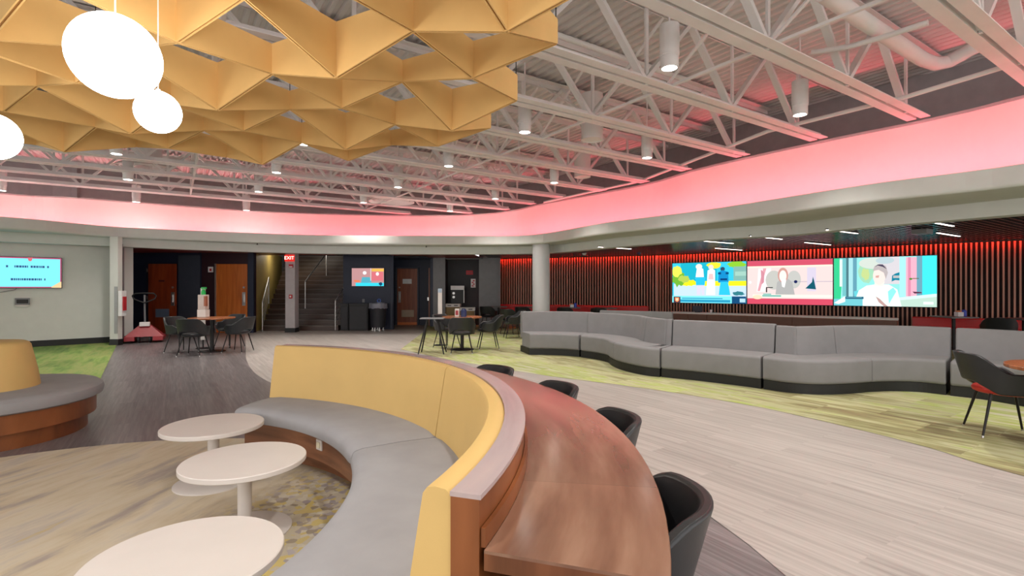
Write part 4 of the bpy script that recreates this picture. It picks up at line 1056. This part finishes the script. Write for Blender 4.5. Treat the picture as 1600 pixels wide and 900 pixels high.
# left white-wall screen
def onleft(px, off=0): 
    k = (px - 800) / 800.0; d = (LW1 - LW0).normalized(); a = LW0; t = (k * a.y - a.x) / (d.x - k * d.y); return a + d * t
l0, l1 = onleft(-45), onleft(97)
zt_ = zz(l1, 403); zb_ = zz(l1, 450.5)
ltr = []
rr = random.Random(5)
for (yy, x0) in ((.66, .36), (.24, .36)):
    x = x0
    while x < .84:
        w = rr.uniform(.012, .03)
        if rr.random() < .88: ltr.append(((75, 115, 170), .6, rc(x, yy, x + w, yy + .07)))
        x += w + .006
s4 = [((215, 90, 130), .8, rc(0, 0, 1, 1)), ((130, 235, 252), 1.1, rc(.012, .03, .985, .965)), ((235, 120, 130), .9, [(.60, 1), (.66, 1), (.65, .90), (.63, .87), (.61, .90)]), ((245, 215, 160), 1.0, [(.88, 0), (1, 0), (1, .2), (.985, .2), (.985, .05), (.88, .03)])] + ltr
screen('wall_screen', l0, l1, zb_, zt_, s4, 'pale blue notice screen with pink border on the white wall at left', t=.05, out=.06)
q = onleft(35); dL = (LW1 - LW0).normalized(); nL = Vector((dL.y, -dL.x))
e = empty('wall_control_box', (q.x + nL.x * .02, q.y + nL.y * .02, zz(q, 471)), math.atan2(dL.y, dL.x), 'small grey control box on the white wall below the notice screen', 'control box')
bm = N(); box(bm, (0, 0, 0), (.26, .05, .16), bev=.006); link('housing', bm, M['greypanel'], e)
bm = N(); box(bm, (0, -.026, 0), (.2, .01, .09)); link('display', bm, M['black'], e)
bm = N(); box(bm, (0, 0, -.10), (.22, .03, .04)); link('tray', bm, M['tablewhite'], e)
q = onleft(-10); bm = N(); tube(bm, [(q.x + nL.x * .03, q.y + nL.y * .03, 1.42), (q.x + nL.x * .04 + dL.x * .1, q.y + nL.y * .04 + dL.y * .1, 1.30), (q.x + nL.x * .04 + dL.x * .35, q.y + nL.y * .04 + dL.y * .35, 1.36), (q.x + nL.x * .03 + dL.x * .4, q.y + nL.y * .03 + dL.y * .4, 1.42)], .008, 6)
tag(link('power_cable', bm, M['greypanel']), 'grey cable looping below the notice screen', 'cable')
# tv at the back
s5 = [((200, 150, 150), 1.0, rc(0, 0, 1, 1)), ((240, 190, 90), 1.0, rc(.62, .82, 1, .98)), ((90, 180, 200), 1.0, [(.28, .15), (.62, .2), (.56, .5), (.32, .5)]), ((235, 235, 240), 1.1, el(.40, .74, .06, .1)), ((250, 250, 250), 1.1, el(.80, .68, .06, .1)), ((225, 120, 130), 1.0, rc(.62, .3, .98, .8)), ((250, 240, 240), 1.1, el(.80, .68, .05, .1)), ((60, 215, 235), 1.1, rc(.12, 0, 1, .18)), ((240, 130, 90), 1.0, blob(.15, .28, .1, .06, 2)), ((250, 240, 240), 1.0, rc(.585, .3, .6, 1)), ((30, 90, 130), .7, blob(.9, .12, .06, .1, 9))]
screen('wall_screen', (-5.42, 17.33), (-4.31, 17.33), zz(Vector((0, 17.3)), 447.6), zz(Vector((0, 17.3)), 418.5), s5, 'small lit screen on the navy wall above the black cabinets')

# ------------------------------------------------------------------ credenza, red banquettes, booth tables
nB = Vector((-dB.y, dB.x))
c0, c1 = onwall(1047, .5), onwall(1402, .5)
angB = math.atan2(dB.y, dB.x); Lc = (c1 - c0).length
e = empty('credenza', (c0.x, c0.y, .006), angB, 'long low brown cabinet with white top below the wall screens', 'cabinet')
bm = N(); box(bm, (Lc / 2, .19, .30), (Lc, .38, .60)); link('body', bm, M['doorbrown'], e)
bm = N(); box(bm, (Lc / 2, .185, .61), (Lc + .04, .42, .05), bev=.004); link('top', bm, M['white'], e)
nd = 10
for k in range(nd):
    bm = N(); box(bm, ((k + .5) * Lc / nd, -.012, .30), (Lc / nd - .015, .02, .54)); link('door', bm, mat('cabinet_front_%d' % k, (.17, .085, .06), .5) if k == 0 else bpy.data.materials['cabinet_front_0'], e)
def on_cred(px, back=.15):
    p = onwall(px, .5 - back); return p
p = on_cred(1090); e = empty('tabletop_monitor', (p.x, p.y, .636), angB, 'small dark monitor standing on the long white-topped cabinet', 'monitor')
bm = N(); box(bm, (0, 0, .12), (.30, .03, .17), bev=.004); link('panel', bm, M['navygrey'], e)
bm = N(); box(bm, (0, 0, .015), (.14, .1, .03)); link('foot', bm, M['navygrey'], e)
p = on_cred(1111); bm = N(); lathe(bm, [(0, 0), (.03, 0), (.04, .1), (0, .1)], (p.x, p.y, .636), 16); tag(link('paper_cup', bm, M['signwhite'], smooth=True), 'white paper cup on the cabinet beside the small monitor', 'cup')
def red_bench(a, b, label, zt=.79):
    a = Vector(a); b = Vector(b); d = (b - a).normalized(); n = Vector((-d.y, d.x)); L = (b - a).length
    e = empty('red_banquette', (a.x, a.y, .006), math.atan2(d.y, d.x), label, 'banquette')
    bm = N(); sweep(bm, [(0, 0), (L, 0)], rprof(.40, .52, .3, zt, .03, 'tf tb')); link('backrest', bm, M['redvinyl'], e, True)
    bm = N(); sweep(bm, [(0, 0), (L, 0)], rprof(0, .40, .32, .46, .03, 'tf')); link('seat', bm, M['redvinyl'], e, True)
    bm = N(); box(bm, (L / 2, .27, .16), (L, .48, .32)); link('base', bm, M['wood'], e)
dA = (WA1 - WA0).normalized(); nA = Vector((-dA.y, dA.x))
red_bench(WA0 - nA * .62 + dA * .2, WA1 - nA * .62 - dA * .25, 'long red vinyl banquette below the slatted wall left of the screens')
red_bench(onwall(1425, .62), WB1 - nB * .62, 'red vinyl banquette below the slatted wall at the right', .68)
def booth(x, y, label, red=False, grp='small dark booth tables along the slatted wall'):
    e = empty('booth_table', (x, y, .006), 0, label, 'table', grp)
    bm = N(); box(bm, (0, 0, .735), (.62, .62, .03), bev=.005); link('tabletop', bm, mat('taupe_laminate', (.12, .11, .11), .3) if 'taupe_laminate' not in bpy.data.materials else bpy.data.materials['taupe_laminate'], e)
    bm = N(); lathe(bm, [(.035, .02), (.035, .72)], n=16); link('column', bm, M['leg'], e, True)
    bm = N(); lathe(bm, [(0, 0), (.25, 0), (.25, .015), (0, .03)], n=28); link('base', bm, M['leg'], e, True)
A_ = lambda t, off=1.15: WA0 + dA * t - nA * off
for t, lb in ((.55, 'small dark booth table just left of the white column'), (1.95, 'small dark booth table just right of the white column'), (3.15, 'small dark booth table in the middle of the red banquette'), (4.35, 'small dark booth table nearest the wall screens on the left side')):
    p = A_(t); booth(p.x, p.y, lb)
B_ = lambda px, off=1.1: onwall(px, off)
for px, lb in ((1490, 'small dark booth table behind the gap between the right bench sections'), (1600, 'small dark booth table at the right edge behind the bench')):
    p = B_(px); booth(p.x, p.y, lb)
def caddy(x, y, label, blue=True, zt=.757):
    e = empty('condiment_caddy', (x, y, zt), 0, label, 'caddy', 'table caddies in the lounge')
    bm = N(); box(bm, (0, 0, .05), (.13, .12, .10), bev=.01); link('body', bm, M['signwhite'], e)
    bm = N(); lathe(bm, [(0, .10), (.05, .10), (.045, .13), (0, .14)], n=16); link('lid', bm, M['orangep'], e, True)
    if blue:
        bm = N(); lathe(bm, [(0, 0), (.045, 0), (.045, .13), (.02, .15), (0, .15)], (.12, 0, 0), 16); link('bottle', bm, M['bluep'], e, True)
p = A_(1.95); caddy(p.x + .15, p.y - .05, 'white caddy with orange top on the booth table right of the column', False)
p = A_(3.15); caddy(p.x + .05, p.y - .1, 'white caddy with blue bottle on the middle booth table')
p = B_(1490); caddy(p.x + .12, p.y + .0, 'white caddy on the booth table at the right', True)
G = 'dark tub chairs facing the red banquette'
for t, lb in ((.45, 'dark tub chair facing the banquette just left of the column'), (1.75, 'dark tub chair half hidden right of the column'), (3.2, 'dark tub chair seen over the second bench section'), (4.3, 'dark tub chair seen near the screens end of the red banquette')):
    p = A_(t, 1.75); chair(p.x, p.y, 67, lb, G, z=.006)
p = B_(1560, 1.6); chair(p.x, p.y, 52, 'dark tub chair facing the slatted wall behind the right bench section', 'dark tub chairs facing the red banquette', z=.006)
# ceiling dome cameras
for px, py, lb, m in ((913, 396, 'small white dome detector on the lounge ceiling right of the column', 'white'), (998, 395, 'small dark dome camera on the lounge ceiling', 'navyplastic')):
    x, y, z = PZ(px, py, 2.49); bm = N(); lathe(bm, [(0, -.06), (.05, -.05), (.07, 0), (.07, .03), (0, .03)], (x, y, z), 20); tag(link('dome_detector', bm, M[m], smooth=True), lb, 'detector')
x, y, z = PZ(1441, 362, 2.44); e = empty('projector', (x, y, z), UANG, 'small grey ceiling box unit near the right slatted ceiling', 'projector')
bm = N(); box(bm, (0, 0, 0), (.30, .24, .09), bev=.01); link('body', bm, M['greypanel'], e)
bm = N(); tube(bm, [(0, 0, .04), (0, 0, .16)], .02); link('mount', bm, M['greypanel'], e)
for px, py, lb in ((402, 380, 'tiny sprinkler head under the soffit above the red door'), (666, 384, 'tiny sprinkler head under the soffit near the centre')):
    x, y, z = PZ(px, py, 2.655); bm = N(); lathe(bm, [(0, -.05), (.03, -.045), (.012, -.03), (.012, 0), (0, 0)], (x, y, z), 12); tag(link('sprinkler_head', bm, M['leg'], smooth=True), lb, 'sprinkler')

# ------------------------------------------------------------------ things by the tv wall
for k, (x0, x1, lb) in enumerate(((-5.62, -5.36, 'narrow black cabinet next to the stair rail'), (-5.34, -4.72, 'wide black cabinet with pull-out front below the small screen'))):
    e = empty('black_cabinet', ((x0 + x1) / 2, 17.0, 0), 0, lb, 'cabinet', None); w = x1 - x0
    bm = N(); box(bm, (0, .05, .43), (w, .55, .86), bev=.006); link('body', bm, M['black'], e)
    bm = N(); box(bm, (0, -.24, .42), (w - .05, .02, .74), bev=.004); link('door', bm, M['charcoal'], e)
    bm = N(); box(bm, (0, .03, .875), (w, .6, .03)); link('top', bm, M['charcoal'], e)
e = empty('trash_can', (-4.38, 16.75, 0), 0, 'black round trash can with grey liner on casters below the screen', 'trash can')
bm = N(); lathe(bm, [(0, .12), (.23, .12), (.28, .86), (.29, .88), (.27, .88), (.22, .16), (0, .16)], n=36); link('bin', bm, mat('bin_black', (.02, .022, .03), .3), e, True)
bm = N(); lathe(bm, [(.26, .80), (.295, .79), (.31, .74), (.30, .76), (.295, .90), (.27, .91), (.25, .82)], n=30)
rr = random.Random(2)
for v in bm.verts: v.co.z += rr.uniform(-.02, .015)
link('liner', bm, M['bag'], e, True)
for a in (30, 110, 190, 250, 300):
    bm = N(); lathe(bm, [(0, 0), (.03, 0), (.03, .06), (0, .06)], n=12)
    bmesh.ops.rotate(bm, verts=bm.verts, cent=(0, 0, .03), matrix=Matrix.Rotation(R(90), 3, 'X')); bmesh.ops.translate(bm, verts=bm.verts, vec=(.17 * math.cos(R(a)), .17 * math.sin(R(a)), .0))
    box(bm, (.17 * math.cos(R(a)), .17 * math.sin(R(a)), .09), (.03, .03, .07)); link('caster', bm, M['chrome'], e)
bm = N(); box(bm, (-5.03, 17.335, .97), (.08, .02, .12), bev=.003); tag(link('power_outlet', bm, M['greypanel']), 'grey power outlet on the navy wall above the wide cabinet', 'outlet')
bm = N(); lathe(bm, [(.045, 0), (.065, 0), (.065, .02), (.045, .02), (.045, 0)], n=24); bmesh.ops.rotate(bm, verts=bm.verts, cent=(0, 0, 0), matrix=Matrix.Rotation(R(90), 3, 'X')); bmesh.ops.translate(bm, verts=bm.verts, vec=(-4.5, 17.33, .97))
tag(link('recycling_sign', bm, mat('blue_ring', (.05, .15, .6), .4)), 'small blue ring sign on the navy wall above the trash can', 'sign')
bm = N(); box(bm, (-9.45, 16.06, 1.98), (.16, .02, .17), bev=.002); box(bm, (-9.45, 16.047, 1.97), (.06, .01, .08), mi=1)
tag(link('restroom_sign', bm, [M['signwhite'], M['redsign']]), 'small white sign with dark figure on the wall between the two doors', 'sign')
# ------------------------------------------------------------------ alcove contents
AY = 19.0
e = empty('drinks_machine', (-2.0, AY, .827), 0, 'black drinks machine with pale header standing in the alcove', 'drinks machine')
bm = N(); box(bm, (0, 0, .30), (.50, .40, .60), bev=.01); link('body', bm, M['black'], e)
bm = N(); box(bm, (0, -.21, .58), (.50, .03, .15), bev=.004); link('header', bm, M['signwhite'], e)
bm = N(); box(bm, (.235, -.21, .28), (.03, .02, .5)); link('side_trim', bm, M['signwhite'], e)
for zc in (.24, .38):
    bm = N(); lathe(bm, [(0, 0), (.045, 0), (.045, .03), (0, .03)], n=16); bmesh.ops.rotate(bm, verts=bm.verts, cent=(0, 0, 0), matrix=Matrix.Rotation(R(90), 3, 'X')); bmesh.ops.translate(bm, verts=bm.verts, vec=(-.14, -.20, zc)); link('dial', bm, M['chrome'], e)
e = empty('counter_unit', (-2.16, AY - .1, .006), 0, 'tall kraft-brown front counter unit with cream tray below the drinks machine', 'counter')
bm = N(); box(bm, (0, 0, .35), (.52, .5, .7), bev=.006); link('body', bm, M['box'], e)
bm = N(); box(bm, (0, -.02, .76), (.54, .5, .12), bev=.006); link('tray', bm, M['tablewhite'], e)
bm = N(); 
for x in (-.12, .12): box(bm, (x, -.275, .76), (.14, .01, .03))
link('slot', bm, M['black'], e)
e = empty('counter_unit', (-1.60, AY - .55, .006), 0, 'lower kraft-brown counter unit with cream tray at the right of the alcove', 'counter')
bm = N(); box(bm, (0, 0, .29), (.50, .45, .58), bev=.006); link('body', bm, M['box'], e)
bm = N(); box(bm, (0, -.02, .64), (.52, .46, .12), bev=.006); link('tray', bm, M['tablewhite'], e)
bm = N()
for x in (-.12, .12): box(bm, (x, -.255, .64), (.14, .01, .03))
link('slot', bm, M['black'], e)
bm = N(); box(bm, (-1.60, 19.28, 1.98), (.26, .02, .16), bev=.002); box(bm, (-1.60, 19.265, 1.98), (.20, .005, .03), mi=1)
tag(link('wall_sign', bm, [M['redsign'], mat('sign_dim', (.3, .05, .06), .5)]), 'small red sign high on the dark alcove wall', 'sign')
bm = N(); box(bm, (-1.46, 19.28, 1.58), (.18, .02, .33), bev=.002)
for k in range(4): box(bm, (-1.46 + (.02 if k % 2 else -.02), 19.265, 1.48 + .065 * k), (.07, .005, .04), mi=1)
tag(link('wall_notice', bm, [M['signwhite'], M['redsign']]), 'tall white and red notice on the dark alcove wall', 'notice')

# ------------------------------------------------------------------ pallet jack, pilaster fittings
jx, jy = -9.46, 13.12
e = empty('pallet_jack', (jx + .04, jy, 0), R(29), 'red pallet jack with black loop handle parked by the white pilaster', 'pallet jack')
bm = N()
vs = [(-.42, -.1, .16), (.42, -.1, .16), (.10, .1, .46), (-.10, .1, .46), (-.42, .35, .16), (.42, .35, .16), (.10, .25, .46), (-.10, .25, .46)]
V_ = [bm.verts.new(v) for v in vs]
for f in ((0, 1, 2, 3), (4, 5, 6, 7), (0, 1, 5, 4), (3, 2, 6, 7), (0, 3, 7, 4), (1, 2, 6, 5)): bm.faces.new([V_[k] for k in f])
box(bm, (-.30, .1, .11), (.22, .5, .11), bev=.01); box(bm, (.30, .1, .11), (.22, .5, .11), bev=.01); link('body', bm, M['red'], e)
for s in (-.27, .27):
    bm = N(); box(bm, (s, .75, .08), (.17, .85, .06), bev=.01); link('fork', bm, M['red'], e)
bm = N(); box(bm, (0, .07, .47), (.22, .12, .11), bev=.01); link('pump_cover', bm, M['signwhite'], e)
bm = N(); tube(bm, [(0, .1, .45), (0, .02, 1.22)], .022, 12); link('tiller', bm, M['greypanel'], e, True)
bm = N(); tube(bm, [(0, 0, 1.02), (-.12, 0, 1.07), (-.22, 0, 1.12), (-.25, 0, 1.20), (-.20, 0, 1.26), (0, 0, 1.27), (.20, 0, 1.26), (.25, 0, 1.20), (.22, 0, 1.12), (.12, 0, 1.07), (0, 0, 1.02)], .018, 10); link('handle', bm, M['black'], e, True)
for s in (-.12, .12):
    bm = N(); lathe(bm, [(0, 0), (.09, 0), (.09, .05), (0, .05)], n=20); bmesh.ops.rotate(bm, verts=bm.verts, cent=(0, 0, 0), matrix=Matrix.Rotation(R(90), 3, 'Y')); bmesh.ops.translate(bm, verts=bm.verts, vec=(s - .025, .0, .09)); link('wheel', bm, M['black'], e, True)
e = empty('wall_dispenser', (-9.56, 12.66, 1.02), 0, 'narrow white dispenser fixed to the side of the pilaster', 'dispenser')
bm = N(); box(bm, (0, -.1, 0), (.09, .16, .62), bev=.01); link('body', bm, M['signwhite'], e)
bm = N(); box(bm, (.055, -.1, 0), (.03, .1, .34)); link('label_strip', bm, M['redsign'], e)
bm = N(); box(bm, (-9.665, 12.492, .86), (.075, .012, 1.15)); tag(link('steel_corner_guard', bm, mat('dull_steel', (.30, .30, .29), .45, metal=.6)), 'brushed steel corner guard on the white pilaster', 'corner guard')
